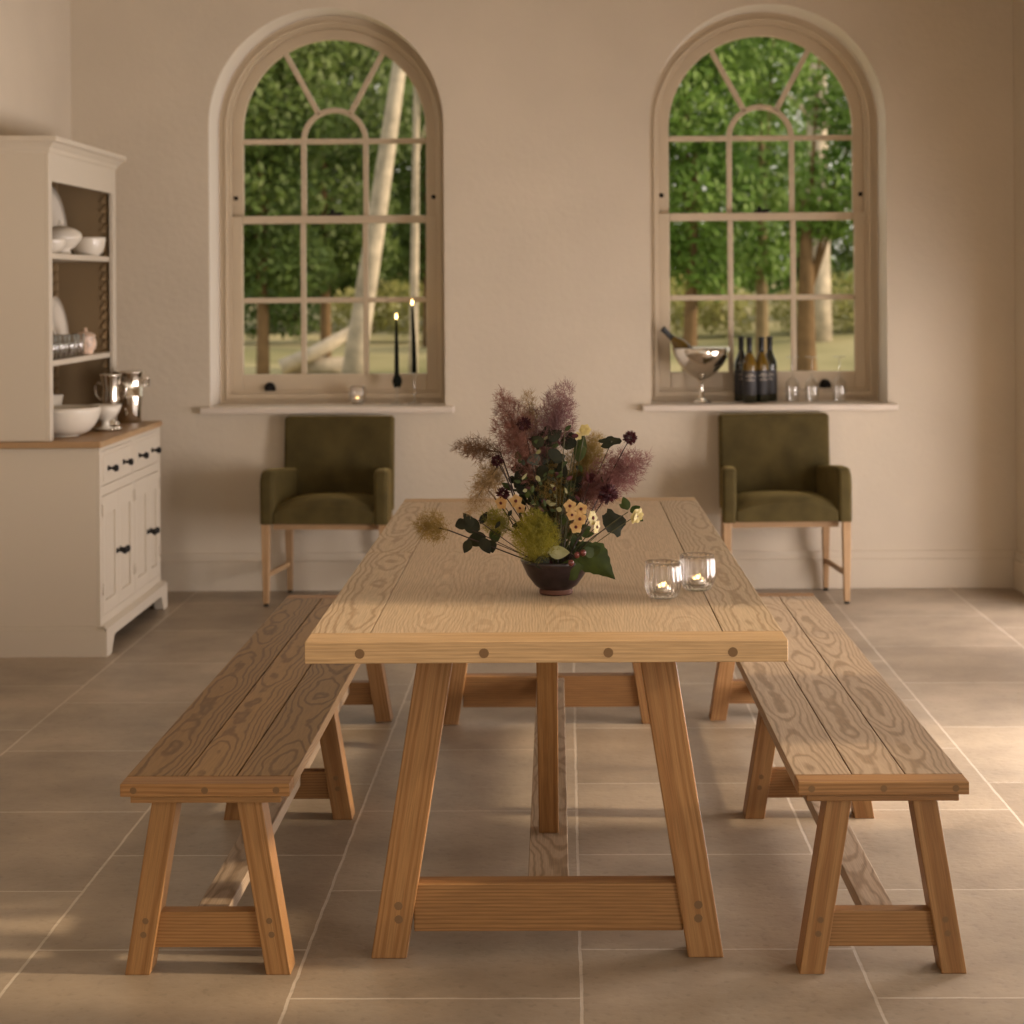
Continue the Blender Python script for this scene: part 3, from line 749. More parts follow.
# ------------------------------------------------------------------ right window sill
cx = at(701.5, 400, 9.25).x
lathe_thing('champagne_bowl', 'silver pedestal champagne bowl on the right window sill', 'bowl',
    [(.001, .004), (.050, .0), (.052, .004), (.026, .014), (.012, .03), (.0095, .07), (.013, .098), (.018, .112), (.036, .122), (.075, .150), (.112, .190), (.136, .235), (.146, .272), (.143, .274), (.131, .238), (.108, .196), (.07, .158), (.02, .13), (.001, .128)],
    (cx, 9.25, SZ), SILVER, seg=48)
def bottle(name, label, loc, h=.325, r=.0362, amber=False, tilt=None, group='wine bottles on the right sill'):
    t = thing(name, label, 'bottle', loc, 0, group)
    b = MB(); b.open = True
    b.lathe([(.001, .004), (r-.003, 0), (r, .006), (r, h*.56), (r*.93, h*.62), (r*.62, h*.70), (.0155, h*.76), (.0135, h*.80), (.0135, h*.82)], seg=32); b.build('bottle_glass', BOTTLE, t)
    b = MB(); b.open = True; b.lathe([(.0142, h*.78), (.0142, h*.955), (.016, h*.96), (.016, h*.985), (.014, h), (.001, h)], seg=20); b.build('foil_capsule', FOIL, t)
    b = MB(); b.open = True; b.lathe([(r+.0004, h*.12), (r+.0004, h*.48)], seg=32); b.build('paper_label', BLABEL, t)
    if amber:
        b = MB(); b.open = True; b.lathe([(r+.0003, h*.49), (r+.0005, h*.56), (r*.93+.0004, h*.62), (r*.62+.0006, h*.70), (.0160, h*.76)], seg=32); b.build('shoulder', AMBER, t)
    b = MB()
    for (z, w) in ((.43, .45), (.405, .9), (.37, .3), (.34, .75)):
        n = 8; vs = []
        for k in range(n+1):
            a = -PI/2+w*(k/n-.5)*1.6
            for dz in (0, .0035): vs.append(((r+.001)*math.cos(a), (r+.001)*math.sin(a), h*z+dz))
        b.add(vs, [(2*k, 2*k+2, 2*k+3, 2*k+1) for k in range(n)])
    b.build('label_print', BTEXT, t)
    return t
for (px, Y, am, lab, rot) in ((741.5, 9.345, False, 'dark wine bottle, leftmost of the four standing on the sill', .2), (749.8, 9.215, True, 'wine bottle with pale label print, second from left on the sill', 0), (761.8, 9.262, True, 'amber shouldered wine bottle, third from left on the sill', .2), (770.0, 9.345, False, 'dark wine bottle, rightmost of the four standing on the sill', -.3)):
    o = bottle('wine_bottle', lab, (at(px, 400, Y).x, Y, SZ), amber=am); o.rotation_euler.z = rot
o = bottle('wine_bottle', 'wine bottle lying aslant with its neck out of the silver bowl', (cx-.035, 9.25, SZ+.165), h=.30, amber=True, group='wine bottles on the right sill')
o.rotation_euler = (0, math.radians(-45), 0); o.location = (cx+.018, 9.25, SZ+.16)
b = MB(); b.open = True
b.lathe([(.030, 0), (.034, .035), (.036, .07), (.030, .10), (.012, .120), (.004, .13), (.0035, .212), (.008, .219), (.032, .223), (.032, .225), (.006, .2255), (.001, .2255)], seg=32)
g0 = None
for (px, Y, lab) in ((792.5, 9.27, 'upside-down wine glass nearest the bottles on the right sill'), (812, 9.25, 'upside-down wine glass, middle one of the three on the sill'), (839.5, 9.27, 'upside-down wine glass at the right end of the sill')):
    if g0 is None: o = g0 = b.build('wine_glass', GLASSR)
    else: o = g0.copy(); C.objects.link(o)
    o.location = (at(px, 400, Y).x, Y, SZ); tag(o, lab, 'glass', 'upturned wine glasses')

# ------------------------------------------------------------------ flower arrangement
BYF = 4.525
BC = at(556, 594, BYF); BC.z = TZ+.0008
t = thing('flower_bowl', 'small dark glazed bowl holding the flowers on the table', 'bowl', BC)
b = MB(); b.open = True
b.lathe([(.040, .013), (.052, .022), (.070, .046), (.083, .074), (.087, .083), (.084, .085), (.079, .076), (.064, .05), (.045, .026), (.001, .020)], seg=48); b.build('bowl_body', BOWLC, t)
b = MB(); b.open = True; b.lathe([(.001, .002), (.039, 0), (.041, .004), (.040, .0135)], seg=40); b.build('foot_ring', CLAY, t)
b = MB(); b.open = True; b.lathe([(.001, .062), (.068, .060)], seg=30); b.build('moss', leafmat('moss', (.03, .03, .012), (.06, .05, .02), 0), t)

def lin(c): return tuple(((x/255)/12.92 if x/255 <= .04045 else ((x/255+.055)/1.055)**2.4) for x in c)
def fluff(name, c): return leafmat(name, tuple(x*.85 for x in lin(c)), tuple(min(1, x*1.25) for x in lin(c)), .25, .7, 20)
M_DUSK = fluff('smoke_dusk', (132, 90, 78)); M_MAUVE = fluff('smoke_mauve', (122, 86, 84)); M_PINK = fluff('smoke_pink', (132, 88, 84))
M_BEIGE = fluff('smoke_beige', (150, 124, 84)); M_OLIVE = fluff('smoke_olive', (142, 118, 60)); M_LIME = fluff('smoke_lime', (142, 134, 42)); M_BROWN = fluff('smoke_brown', (118, 88, 62))
M_STEM = simple('green_stem', lin((74, 70, 34)), .6); M_STEMD = simple('dark_stem', lin((52, 34, 30)), .6)
M_LEAFD = leafmat('dark_leaf', lin((22, 26, 9)), lin((38, 40, 14)), .15, .75, 30); M_LEAF = leafmat('mid_leaf', lin((42, 56, 16)), lin((64, 78, 26)), .2, .65, 30)
M_LEAFB = leafmat('blue_leaf', lin((50, 56, 44)), lin((70, 76, 62)), .15, .5, 30); M_LEAFP = leafmat('pale_leaf', lin((150, 150, 100)), lin((175, 170, 128)), .3, .5, 30)
M_YEL = leafmat('yellow_petal', lin((196, 154, 96)), lin((214, 184, 130)), .3, .6, 40); M_PYEL = leafmat('pale_yellow_petal', lin((200, 180, 112)), lin((214, 200, 146)), .3, .6, 40)
M_EYE = simple('flower_eye', lin((92, 34, 30)), .7); M_BURG = leafmat('burgundy', lin((58, 22, 30)), lin((86, 36, 42)), .15, .7, 60); M_BERRY = simple('berry', lin((96, 44, 40)), .3, noise=.3, nscale=80)
R = random.Random(5)
def rv():
    while True:
        v = Vector((R.uniform(-1, 1), R.uniform(-1, 1), R.uniform(-1, 1)))
        if .05 < v.length < 1: return v
def root_pt(px): return Vector((BC.x+max(-.05, min(.05, (px-555)*.0009)), BC.y+R.uniform(-.025, .025), TZ+.064))
def curve(a, c, sag=.0, n=8, via=None):
    a, c = Vector(a), Vector(c); m = Vector(via) if via else (a+c)/2+Vector((0, 0, sag))
    return [a*(1-t)**2+m*2*t*(1-t)+c*t*t for t in [k/n for k in range(n+1)]]
G = 'stems of the flower arrangement'
def plume(label, base, tip, rad, mat, n, dy=0, stem=M_STEMD, rootpx=None, hair=.021, wid=.00036, via=None):
    "smoke bush plume: tip cloud between two pixels"
    Y = BYF+dy
    A, B = at(*base, Y), at(*tip, Y); ax = B-A; L = ax.length; axn = ax.normalized()
    o0 = root_pt(rootpx or base[0])
    root = thing('smoke_bush_plume', label, 'flower', o0, 0, G)
    def loc(p): return Vector(p)-o0
    b = MB(); pts = curve(o0, A, .03, via=via); b.tube([loc(p) for p in pts]+[loc(A+ax*.8)], [.0018]*len(pts)+[.0006], 6)
    b.build('stem', stem, root)
    b = MB(); r = rad*Y/F
    for k in range(n):
        d = rv(); q = d*(.30+.85*d.length)
        t = .5+q.z*.5
        perp = Vector((q.x, q.y, 0))
        e1 = axn.orthogonal().normalized(); e2 = axn.cross(e1)
        prof = math.sin(PI*min(1, max(.0, t*.80+.10)))**.5
        p = A+ax*t+(e1*q.x+e2*q.y)*r*prof+axn*R.uniform(-.01, .01)
        s = A+ax*max(0, t-.25)
        # fine twig
        w = (p-s).cross(Vector((0, 1, 0))).normalized()*wid*.8
        if k % 3 == 0: b.add([loc(s)-w, loc(s)+w, loc(p)+w*.5], [(0, 1, 2)])
        for h in range(6):
            dd = (rv().normalized()+axn*.35+(p-s).normalized()*.5).normalized()
            e = p+dd*hair*R.uniform(.5, 1)
            ww = dd.cross(rv()).normalized()*wid
            b.add([loc(p)-ww, loc(p)+ww, loc(e)+ww*.6, loc(e)-ww*.6], [(0, 1, 2, 3)])
    b.build('plume', mat, root)
    return root
plume('tall dusky pink smoke bush plume, left of the topmost one', (535, 487), (503, 396), 21, M_DUSK, 1500, .02)
plume('topmost mauve smoke bush plume rising above the arrangement', (541, 462), (566, 386), 19, M_MAUVE, 1150, .03)
plume('magenta pink smoke bush plume reaching right', (584, 492), (644, 458), 20, M_PINK, 1050, .0)
plume('dusky rose plume low at right behind the dark scabious', (566, 500), (612, 482), 17, M_DUSK, 800, .04)
plume('small brownish smoke tuft at far upper left', (500, 452), (457, 447), 11, M_BROWN, 330, .01)
plume('thin beige smoke tuft between the two tallest plumes', (532, 440), (528, 392), 11, M_BEIGE, 210, .05)
plume('airy pale green smoke tuft hanging left of centre', (500, 462), (468, 512), 13, M_BEIGE, 300, .0)
plume('sparse straw coloured tuft beside the burgundy plume', (488, 490), (498, 462), 14, M_BEIGE, 240, .05)
plume('golden olive smoke plume right of centre', (572, 490), (596, 438), 17, M_OLIVE, 900, .05)
plume('orange tinged smoke plume behind the ivy leaf', (555, 490), (550, 445), 14, M_OLIVE, 420, .06)
plume('bright lime green smoke tuft over the bowl front', (538, 560), (534, 514), 21, M_LIME, 1700, -.06, M_STEM, hair=.015)
plume('lime yellow wisp at the far left end of a low twig', (448, 530), (418, 524), 13, M_OLIVE, 330, .0, rootpx=536, via=at(500, 550, BYF))
plume('pale lime wisp above the left leafy twig', (510, 530), (486, 516), 12, M_LIME, 330, .03)

plume('olive and amber wisps filling the middle of the arrangement', (552, 520), (552, 462), 22, M_OLIVE, 900, .03)
plume('brown wisps low in the middle behind the primroses', (560, 540), (572, 492), 18, M_BROWN, 600, .03)
def leaf(b, p, d, n, L, W, lobes=0, curl=.15, jag=0, off=Vector((0, 0, 0))):
    d = Vector(d).normalized(); n = Vector(n); s = d.cross(n).normalized(); n = s.cross(d).normalized()
    K = 12; vs = []; fs = []
    for k in range(K+1):
        t = k/K
        w = W*.62*math.sin(PI*t**.55)*(1-.35*t) if lobes < 0 else math.sin(PI*t**.8)**.85*W/2 if not lobes else W/2*(math.sin(PI*t**.75)**.7)*(1+.2*math.cos(lobes*2*PI*t))
        if jag: w *= 1+jag*(1 if k % 2 else -1)
        c = p+d*L*t-n*curl*L*t*t
        for j in (-1, -.5, 0, .5, 1): vs.append(c+s*w*j-n*abs(j)*W*.10*math.sin(PI*t)-off)
    for k in range(K):
        for j in range(4): i = k*5+j; fs.append((i, i+1, i+6, i+5))
    b.add(vs, fs, None, True)
def leafy(label, ends, leaves, mat, name='leafy_twig', cat='foliage', rootpx=555, stem=M_STEM, dy=0, via=None, w=.0016):
    Y = BYF+dy; o0 = root_pt(rootpx); root = thing(name, label, cat, o0, 0, G)
    b = MB(); w = w*.7
    for e in ends: b.tube([p-o0 for p in curve(o0, at(*e, Y), .02, via=via)], w, 6)
    b.build('stem', stem, root)
    for (px, py, ang, L, W, lob, *rest) in leaves:
        m = rest[0] if rest else mat; ddy = R.uniform(-.02, .02)
        a = math.radians(ang); d = Vector((math.cos(a), R.uniform(-.35, .35), math.sin(a)))
        b = MB(); p = at(px, py, Y+ddy)
        leaf(b, p, d, Vector((R.uniform(-.3, .3), -1, R.uniform(.0, .5))), L*Y/F, W*Y/F, lob, R.uniform(.0, .2), .05 if lob else 0, off=o0)
        b.build('leaf', m, root)
    return root
leafy('twig of rounded dark leaves reaching low to the left', [(472, 530), (486, 540), (478, 520)], [(480, 530, 150, 22, 16, 0), (474, 526, 130, 17, 9, 0), (486, 536, 200, 24, 15, 0), (470, 540, 245, 15, 10, 0), (481, 538, 300, 18, 12, 0), (489, 537, 20, 13, 15, 0, M_LEAF), (489, 540, 285, 14, 12, 0), (480, 524, 60, 14, 7, 0), (466, 522, 200, 12, 12, 0)], M_LEAFD, rootpx=532, stem=M_STEMD, via=at(520, 552, BYF))
leafy('dark ivy stem standing upright in the centre', [(546, 445)], [(546, 447, 85, 22, 19, 2), (548, 440, 35, 17, 12, 0), (543, 446, 140, 16, 13, 0), (548, 450, 330, 18, 12, 0), (541, 458, 190, 15, 12, 0, M_LEAFB), (552, 460, 20, 15, 11, 0, M_LEAFB), (545, 465, 250, 18, 13, 0)], M_LEAFD, 'ivy_stem', dy=-.02)
for (lab, sd, cx0, cy0, sp, m, n) in (('dense dark foliage filling the centre left', 3, 538, 490, 17, M_LEAFD, 70), ('mixed green foliage filling the centre right', 4, 563, 498, 17, M_LEAFD, 66), ('deep green foliage low on the right above the rim', 9, 572, 536, 12, M_LEAF, 30), ('deep green foliage low behind the lime tuft', 6, 548, 528, 17, M_LEAFD, 60), ('greyish leaves in the upper middle', 8, 545, 472, 15, M_LEAFB, 8)):
    R.seed(sd)
    ls = [(cx0+R.gauss(0, sp*.55), cy0+R.gauss(0, sp*.8), R.uniform(0, 360), R.uniform(9, 15), R.uniform(6, 10), 0, R.choice([m, m, M_LEAFD, M_LEAF] if m is M_LEAFD else [m])) for _ in range(n)]
    leafy(lab, [(l[0], l[1]) for l in ls[::9]], ls, m, dy=.02)
R.seed(31)
ls = [(548+R.gauss(0, 17), 488+R.gauss(0, 24), R.uniform(0, 360), R.uniform(5, 9), R.uniform(2.5, 5), 0, R.choice([M_LEAFP, M_LEAF, M_LEAF, M_BURG, M_LEAFD])) for _ in range(75)]
leafy('fine mixed twigs with tiny pale and burgundy leaves in the middle', [(l[0], l[1]) for l in ls[::8]], ls, M_LEAF, dy=-.03)
leafy('upright twig with two broad leaves right of centre', [(573, 452), (568, 470)], [(566, 450, 75, 20, 17, 0), (578, 462, 80, 30, 13, 0, M_LEAF), (562, 440, 20, 16, 12, 0), (560, 485, 85, 30, 12, 0), (556, 448, 110, 14, 12, 0, M_LEAF)], M_LEAFD, dy=.0)
leafy('dark lobed leaf on a stalk at right', [(607, 528)], [(603, 524, 10, 26, 28, 2)], M_LEAFD, 'lobed_leaf', rootpx=572, dy=-.02, stem=M_STEMD)
leafy('large green leaf drooping over the bowl rim at right', [(585, 556)], [(582, 549, -44, 46, 32, -1, M_LEAF), (588, 553, 20, 14, 12, 0, M_LEAF)], M_LEAF, 'drooping_leaf', rootpx=575, dy=-.065)
leafy('broad leaf folded over the bowl front', [(570, 562)], [(568, 560, -75, 24, 24, 2, M_LEAF), (585, 555, 30, 12, 12, 0)], M_LEAF, 'drooping_leaf', rootpx=565, dy=-.085)
leafy('small dark leaf over the bowl rim, left of the pale one', [(540, 558)], [(539, 556, -60, 16, 15, 0, M_LEAFD)], M_LEAFD, 'rim_leaf', rootpx=545, dy=-.08)
leafy('pale cream leaf lying on the bowl rim', [(550, 556)], [(548, 552, 0, 22, 14, 0)], M_LEAFP, 'pale_leaf', rootpx=552, dy=-.08)
leafy('upper right sprig with dark serrated leaf', [(612, 441)], [(622, 441, 178, 24, 9, 2), (612, 443, 200, 12, 8, 0)], M_LEAFD, rootpx=572, dy=.0)
leafy('slim fresh green sprig at right', [(628, 512)], [(628, 510, 110, 14, 9, 0, M_LEAF), (630, 512, 30, 12, 8, 0, M_LEAF), (634, 514, -40, 12, 8, 0, M_LEAF), (626, 508, 150, 8, 5, 0, M_LEAF)], M_LEAF, rootpx=575, dy=-.01)
leafy('fine green grass blades in the centre', [(522, 478), (530, 484), (545, 480), (558, 490), (566, 488), (575, 512), (553, 470), (528, 500), (584, 515)], [(535, 490, 70, 26, 3, 0, M_LEAFP), (560, 520, 80, 26, 3, 0, M_LEAF)], M_LEAF, 'grass_blades', stem=M_LEAF, w=.0009)

def bloom(label, px, py, rad, mat, n=5, dy=0, eye=True, rootpx=555, face=(0, -1, .3), layers=1, name='primrose'):
    Y = BYF+dy; o0 = root_pt(rootpx); root = thing(name, label, 'flower', o0, 0, G); p = at(px, py, Y)
    r = rad*Y/F; f = Vector(face).normalized(); e1 = f.orthogonal().normalized(); e2 = f.cross(e1)
    b = MB(); b.tube([q-o0 for q in curve(o0, p-f*.002, .01)], .0012, 6); b.build('stem', M_STEM, root)
    b = MB()
    for l in range(layers):
        for k in range(n):
            a = 2*PI*(k+.5*l)/n+.3; d = e1*math.cos(a)+e2*math.sin(a)
            leaf(b, p+f*.002*l-o0, d+f*(.15+.3*l), f, r*(1-.25*l), r*1.05*(1-.2*l), 0, .15)
    b.build('petals', mat, root)
    if eye:
        b = MB(); M = f.to_track_quat('Z', 'Y').to_matrix()
        b.lathe([(.001, .003), (r*.20, .0025), (r*.25, .001)], p-o0, 10, M=M); b.build('flower_eye', M_EYE, root)
    return root
for i, (px, py, r_, lab) in enumerate(((570, 506, 7.5, 'uppermost yellow primrose of the cluster'), (581, 509, 7.5, 'yellow primrose at the upper right of the cluster'), (572, 515, 6.5, 'small yellow primrose in the middle of the cluster'), (580, 519, 7.5, 'dark-eyed yellow primrose in the middle right of the cluster'), (576, 527, 7.5, 'lowest yellow primrose of the cluster'))):
    bloom(lab, px, py, r_*.92, M_YEL, 5, -.085-.004*i, rootpx=562, face=(R.uniform(-.3, .3), -1, R.uniform(0, .4)))
bloom('cream primrose turned sideways right of the yellow cluster', 593, 518, 8, M_PYEL, 6, -.06, rootpx=570, face=(.8, -.6, .1))
bloom('second cream primrose turned sideways, just below it', 597, 527, 7, M_PYEL, 6, -.06, rootpx=570, face=(.9, -.5, -.1))
bloom('cream flower hanging at the far right', 637, 516, 9, M_PYEL, 6, -.01, rootpx=578, face=(.6, -.7, -.3), layers=2)
bloom('orange yellow flower at the left edge of the foliage', 501, 503, 7, M_YEL, 5, -.02, rootpx=535, face=(-.5, -1, -.1))
bloom('orange yellow flower left of the grass blades', 516, 501, 7, M_YEL, 5, -.03, rootpx=540, face=(-.3, -1, .1))
bloom('small amber flower beneath the other left flowers', 520, 508, 6, M_YEL, 5, -.04, rootpx=540, face=(-.3, -1, -.2))
bloom('pale yellow blossom high at the upper right', 585, 430, 6.5, M_PYEL, 6, .0, eye=False, rootpx=565, layers=2)
bloom('tiny pale blossom beside the high pale yellow one', 578, 436, 4.5, M_PYEL, 5, .0, eye=False, rootpx=565)
def scabious(label, px, py, rad, dy=0, rootpx=555, spiky=False):
    Y = BYF+dy; o0 = root_pt(rootpx); root = thing('scabious_flower', label, 'flower', o0, 0, G); p = at(px, py, Y); r = rad*Y/F
    b = MB(); b.tube([q-o0 for q in curve(o0, p, .01)], .0013, 6); b.build('stem', M_STEMD, root)
    b = MB()
    for k in range(150):
        d = rv().normalized(); d.y -= .1
        leaf(b, p+d*r*.35-o0, d+rv()*.4, rv(), r*R.uniform(.55, .8), r*.26, 0, .3)
    b.build('petals', M_BURG, root)
    return root
scabious('round dark purple scabious at right below the pink plume', 608, 494, 10.5, -.05, 575)
scabious('burgundy scabious between the two tall plumes', 524, 424, 7.5, -.01, 545)
scabious('small dark scabious against the dusky plume at left', 497, 461, 6.5, -.01, 540)
scabious('dark seedhead at the end of the upper right stem', 630, 438, 7.5, -.01, 575)
scabious('dark bud at the left edge above the yellow flowers', 503, 493, 7, -.01, 540)
scabious('dull rose bud inside the right hand plumes', 591, 478, 5.5, -.02, 570)
for (px, py, lab) in ((577, 555, 'left berry of the pair above the folded leaf'), (583, 553, 'right berry of the pair above the folded leaf'), (571, 563, 'reddish berry hanging lowest over the bowl rim')):
    o0 = root_pt(565); root = thing('berry_sprig', lab, 'berry', o0, 0, G); p = at(px, py, BYF-.1)
    b = MB(); b.tube([q-o0 for q in curve(o0, p, .02)], .0008, 5); b.build('stem', M_STEMD, root)
    b = MB(); b.lathe([(.0005, -.0085), (.005, -.006), (.0078, -.001), (.0072, .004), (.004, .0075), (.0005, .0085)], p-o0, 14); b.build('berry', M_BERRY, root)

# ------------------------------------------------------------------ garden
R = random.Random(21)
GRASS = leafmat('lawn', lin((128, 126, 84)), lin((182, 170, 132)), 0, .9, .35)
def gz(x, y): return -.15+max(0, y-12)*.055+.10*math.sin(x*.35+y*.2)
b = MB(); nx, ny = 40, 40; vs = []; fs = []
for j in range(ny+1):
    for i in range(nx+1):
        x, y = -22+44*i/nx, 9.6+40*j/ny; vs.append((x, y, gz(x, y)))
for j in range(ny):
    for i in range(nx): k = j*(nx+1)+i; fs.append((k, k+1, k+nx+2, k+nx+1))
b.add(vs, fs, None, True); o = b.build('lawn', GRASS); o['kind'] = 'structure'
BARK = {k: simple('bark_'+k, lin(c), .9, noise=.3, nscale=6, bump=.5, bscale=20) for k, c in {'pale': (190, 178, 164), 'brown': (112, 88, 60), 'grey': (134, 116, 88)}.items()}
FOL = {'deep': leafmat('foliage_deep', lin((70, 92, 36)), lin((104, 124, 60)), .3, .6, 1.5), 'mid': leafmat('foliage_mid', lin((86, 122, 44)), lin((128, 158, 74)), .35, .6, 1.5), 'pale': leafmat('foliage_pale', lin((150, 152, 84)), lin((185, 180, 120)), .35, .6, 1.5)}
def tree(label, x, y, h, tr, bark, blobs, fol, n, lean=0, ls=.15, group='trees in the garden', name='tree', cat='tree', fork=None):
    z0 = gz(x, y)-.1; blobs = [(bx, bz-z0, br) for bx, bz, br in blobs]; root = thing(name, label, cat, (x, y, z0), 0, group)
    b = MB()
    if tr: b.tube([(lean*(k/6)*h, .05*math.sin(k), h*k/6) for k in range(7)], [tr*(1.35-.8*k/6) for k in range(7)], 12)
    if fork:
        for (zf, dx, hh, rr) in fork: b.tube([(lean*zf, 0, zf), (lean*zf+dx*.5, .1, zf+hh*.45), (lean*zf+dx, 0, zf+hh)], [rr, rr*.8, rr*.35], 10)
    for (bx, bz, br) in blobs[:5]:
        if tr: b.tube([(lean*h*.5, 0, h*.5), (bx*.5, 0, (h*.5+bz)*.5+.2), (bx, 0, bz)], [tr*.35, tr*.2, tr*.06], 6)
    if b.v: b.build('trunk', BARK[bark], root)
    b = MB(); tot = sum(q[2]**2 for q in blobs)
    for (bx, bz, br) in blobs:
        for k in range(int(n*br*br/tot)):
            d = rv2(); p = Vector((bx, 0, bz))+Vector((d.x*br, d.y*br*.7, d.z*br*.8))
            a = rv2().normalized(); c = a.orthogonal().normalized()*ls*R.uniform(.3, .5); a = a*ls*R.uniform(.6, 1.1)
            b.add([p-a*.5, p+c*.5, p+a*.5, p-c*.5], [(0, 1, 2, 3)])
    b.build('foliage', FOL[fol], root)
    return root
def rv2():
    while True:
        v = Vector((R.uniform(-1, 1), R.uniform(-1, 1), R.uniform(-1, 1)))
        if v.length < 1: return v
def X(px, Y): return at(px, 285, Y).x
tree('tall tree with pale leaning trunk behind the left window', X(349, 21.5), 21.5, 5.5, .105, 'pale', [(1.2, 5.4, .8)], 'mid', 1500, .16)
tree('slim pale trunked tree behind the right side of the left window', X(412, 22.5), 22.5, 5.5, .045, 'pale', [(.3, 4.9, .7), (.5, 4.0, .4)], 'mid', 1700, .02)
tree('dark leafy tree filling the left part of the left window', X(262, 20.5), 20.5, 3, .06, 'brown', [(0, 3.5, 1.0), (-.25, 2.6, .85), (.25, 1.75, .6), (.3, 4.4, .85), (-.5, 1.8, .5)], 'deep', 7800)
tree('dark bushy tree behind the middle of the left window', X(325, 24.3), 24.3, 3, .06, 'brown', [(0, 2.6, 1.0), (.3, 3.8, 1.1), (-.3, 1.85, .65), (.5, 1.95, .5), (0, 5.0, 1.0)], 'deep', 8200)
tree('green tree behind the right edge of the left window', X(427, 27.3), 27.3, 3, .06, 'brown', [(0, 3.5, .9), (.2, 2.4, .75), (.1, 4.7, .9), (-.3, 1.9, .45)], 'deep', 6500)
tree('broad green tree behind the left half of the right window', X(688, 20.5), 20.5, 3, .07, 'brown', [(-.1, 3.5, .95), (.1, 2.5, .8), (.0, 4.4, .9), (.25, 1.65, .42), (-.35, 1.9, .4)], 'mid', 6800, .03)
tree('bright green tree behind the centre of the right window', X(762, 22.8), 22.8, 3, .07, 'grey', [(0, 2.9, .75), (0, 4.1, .75), (-.1, 1.90, .55), (.2, 5.0, .6)], 'mid', 4600)
tree('brown trunked tree behind the right side of the right window', X(806, 20.6), 20.6, 2.3, .10, 'brown', [(.55, 2.5, .7), (.65, 3.5, .7), (.2, 4.5, .6), (.05, 2.2, .35)], 'mid', 4000, .0)
tree('tree with a pale sunlit trunk showing high in the right window', X(818, 26.5), 26.5, 6.5, .15, 'pale', [(-1.1, 4.4, .5), (1.1, 3.0, .6), (1.0, 5.3, .6)], 'mid', 3000, .0)
tree('tree standing between the two windows, hidden by the wall', X(540, 26.2), 26.2, 5, .12, 'brown', [(0, 3.2, 1.0), (0, 4.4, .9)], 'mid', 4000)
for (px, Y, r_, fol, lab) in ((215, 30, 1.15, 'mid', 'leftmost distant tree seen through the left window'), (292, 31.5, 1.15, 'deep', 'distant dark tree left of the middle of the left window'), (368, 30, 1.15, 'deep', 'distant tree at the middle of the left window'), (440, 31.5, 1.15, 'mid', 'distant tree at the right of the left window'), (60, 31, 1.2, 'mid', 'distant tree far left of the left window, hidden by the wall'), (138, 33, 1.15, 'deep', 'dark distant tree just left of the left window'), (537, 33.5, 1.3, 'mid', 'distant tree beyond the wall between the windows'), (640, 31.5, 1.15, 'deep', 'distant tree left of the right window'), (716, 30, 1.15, 'mid', 'distant tree at the middle of the right window'), (795, 34, 1.0, 'mid', 'farthest distant tree behind the pale sunlit trunk'), (880, 30, 1.2, 'deep', 'distant tree right of the right window')):
    tree(lab, X(px, Y), Y, 3, .09, 'grey', [(0, 2.7, r_), (0, 4.2, r_), (.1, 5.7, r_), (-.2, 1.75, r_*.7), (.5, 1.75, r_*.6)], fol, 7500 if px < 500 else 4300, ls=.2, group='distant trees')
for (px, Y, fol, lab) in ((250, 27.5, 'deep', 'low dark shrub at the left of the lawn'), (405, 28, 'pale', 'low pale shrub beneath the leaning trunk'), (680, 27.5, 'pale', 'low pale shrub at the left of the right window'), (850, 27.5, 'pale', 'low straw coloured shrub at the right of the right window')):
    tree(lab, X(px, Y), Y, 1, 0, 'grey', [(0, 1.2, .6), (.7, 1.1, .5), (-.7, 1.1, .5)], fol, 1800, group='shrubs on the lawn', name='shrub', cat='shrub', ls=.13)
b = MB(); b.tube([(-.5, 0, .12), (-.1, .05, .3), (.45, .1, .62)], [.10, .09, .06], 10); b.tube([(-.5, .2, .12), (.4, .1, .14)], .11, 10)
tag(b.build('fallen_log', BARK['pale'], loc=(X(322, 22.4), 22.4, gz(X(322, 22.4), 22.4))), 'pale fallen log on the lawn behind the left window', 'log')

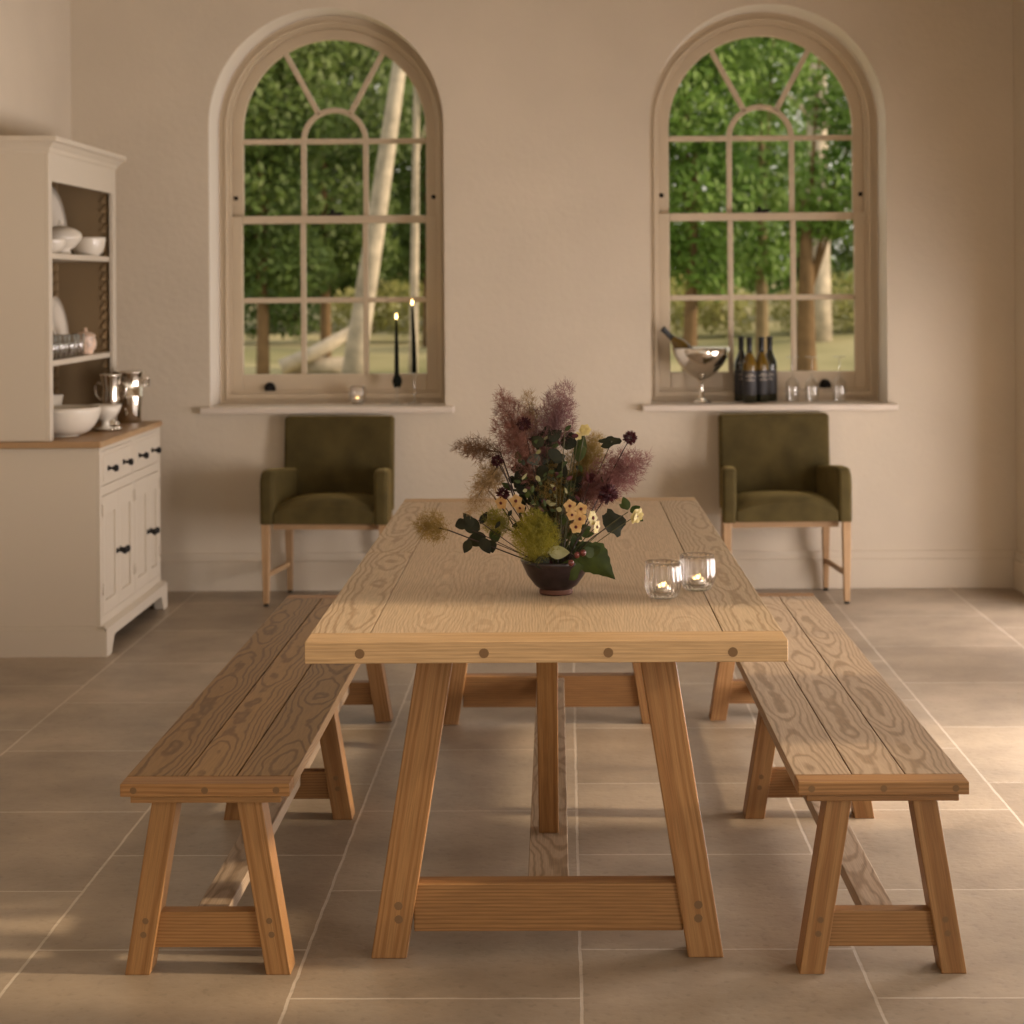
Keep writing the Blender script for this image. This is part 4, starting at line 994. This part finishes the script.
# ------------------------------------------------------------------ light
sc = bpy.context.scene
w = bpy.data.worlds.new('World'); sc.world = w; w.use_nodes = True
bg = w.node_tree.nodes['Background']; bg.inputs[0].default_value = (1.0, .93, .80, 1); bg.inputs[1].default_value = 1.1
def area(name, loc, rot, sx, sy, power, col):
    l = bpy.data.lights.new(name, 'AREA'); l.shape = 'RECTANGLE'; l.size = sx; l.size_y = sy; l.energy = power; l.color = col
    o = bpy.data.objects.new(name, l); C.objects.link(o); o.location = loc; o.rotation_euler = rot; return o
for i, (a, c) in enumerate(OPEN):
    z0, z1 = OH[i]
    area('daylight', (XR+.35, (a+c)/2, (z0+z1)/2), (0, PI/2, 0), z1-z0, c-a, (76, 34, 142, 52)[i], ((1.0, .90, .82), (1.0, .90, .84), (1.0, .90, .87), (1.0, .90, .89))[i])
s = bpy.data.lights.new('sun', 'SUN'); s.energy = 4.4; s.angle = math.radians(2.6); s.color = (1.0, .77, .52)
so = bpy.data.objects.new('sun', s); C.objects.link(so)
d = Vector((-1, .06, -.37)); so.rotation_euler = d.to_track_quat('-Z', 'Y').to_euler()

# ------------------------------------------------------------------ camera
cam = bpy.data.cameras.new('camera'); co = bpy.data.objects.new('camera', cam); C.objects.link(co)
cam.sensor_width = 36; cam.lens = F/1024*36
cam.shift_x = (512-PX)/1024; cam.shift_y = -(512-PY)/1024
# account for the roll acting about the principal point
co.location = (0, 0, H); co.rotation_mode = 'XYZ'
co.matrix_world = Matrix.Translation((0, 0, H)) @ Matrix.Rotation(YAW, 4, 'Z') @ Matrix.Rotation(PI/2, 4, 'X') @ Matrix.Rotation(-ROLL, 4, 'Z')
cam.clip_start = .05; cam.clip_end = 200
cam.dof.use_dof = True; cam.dof.focus_distance = 4.3; cam.dof.aperture_fstop = 4.6
sc.camera = co
sc.view_settings.view_transform = 'Standard'; sc.view_settings.look = 'None'; sc.view_settings.gamma = 1; sc.view_settings.exposure = -.03
sc.cycles.max_bounces = 8; sc.cycles.diffuse_bounces = 5; sc.cycles.transparent_max_bounces = 24; sc.cycles.caustics_reflective = False
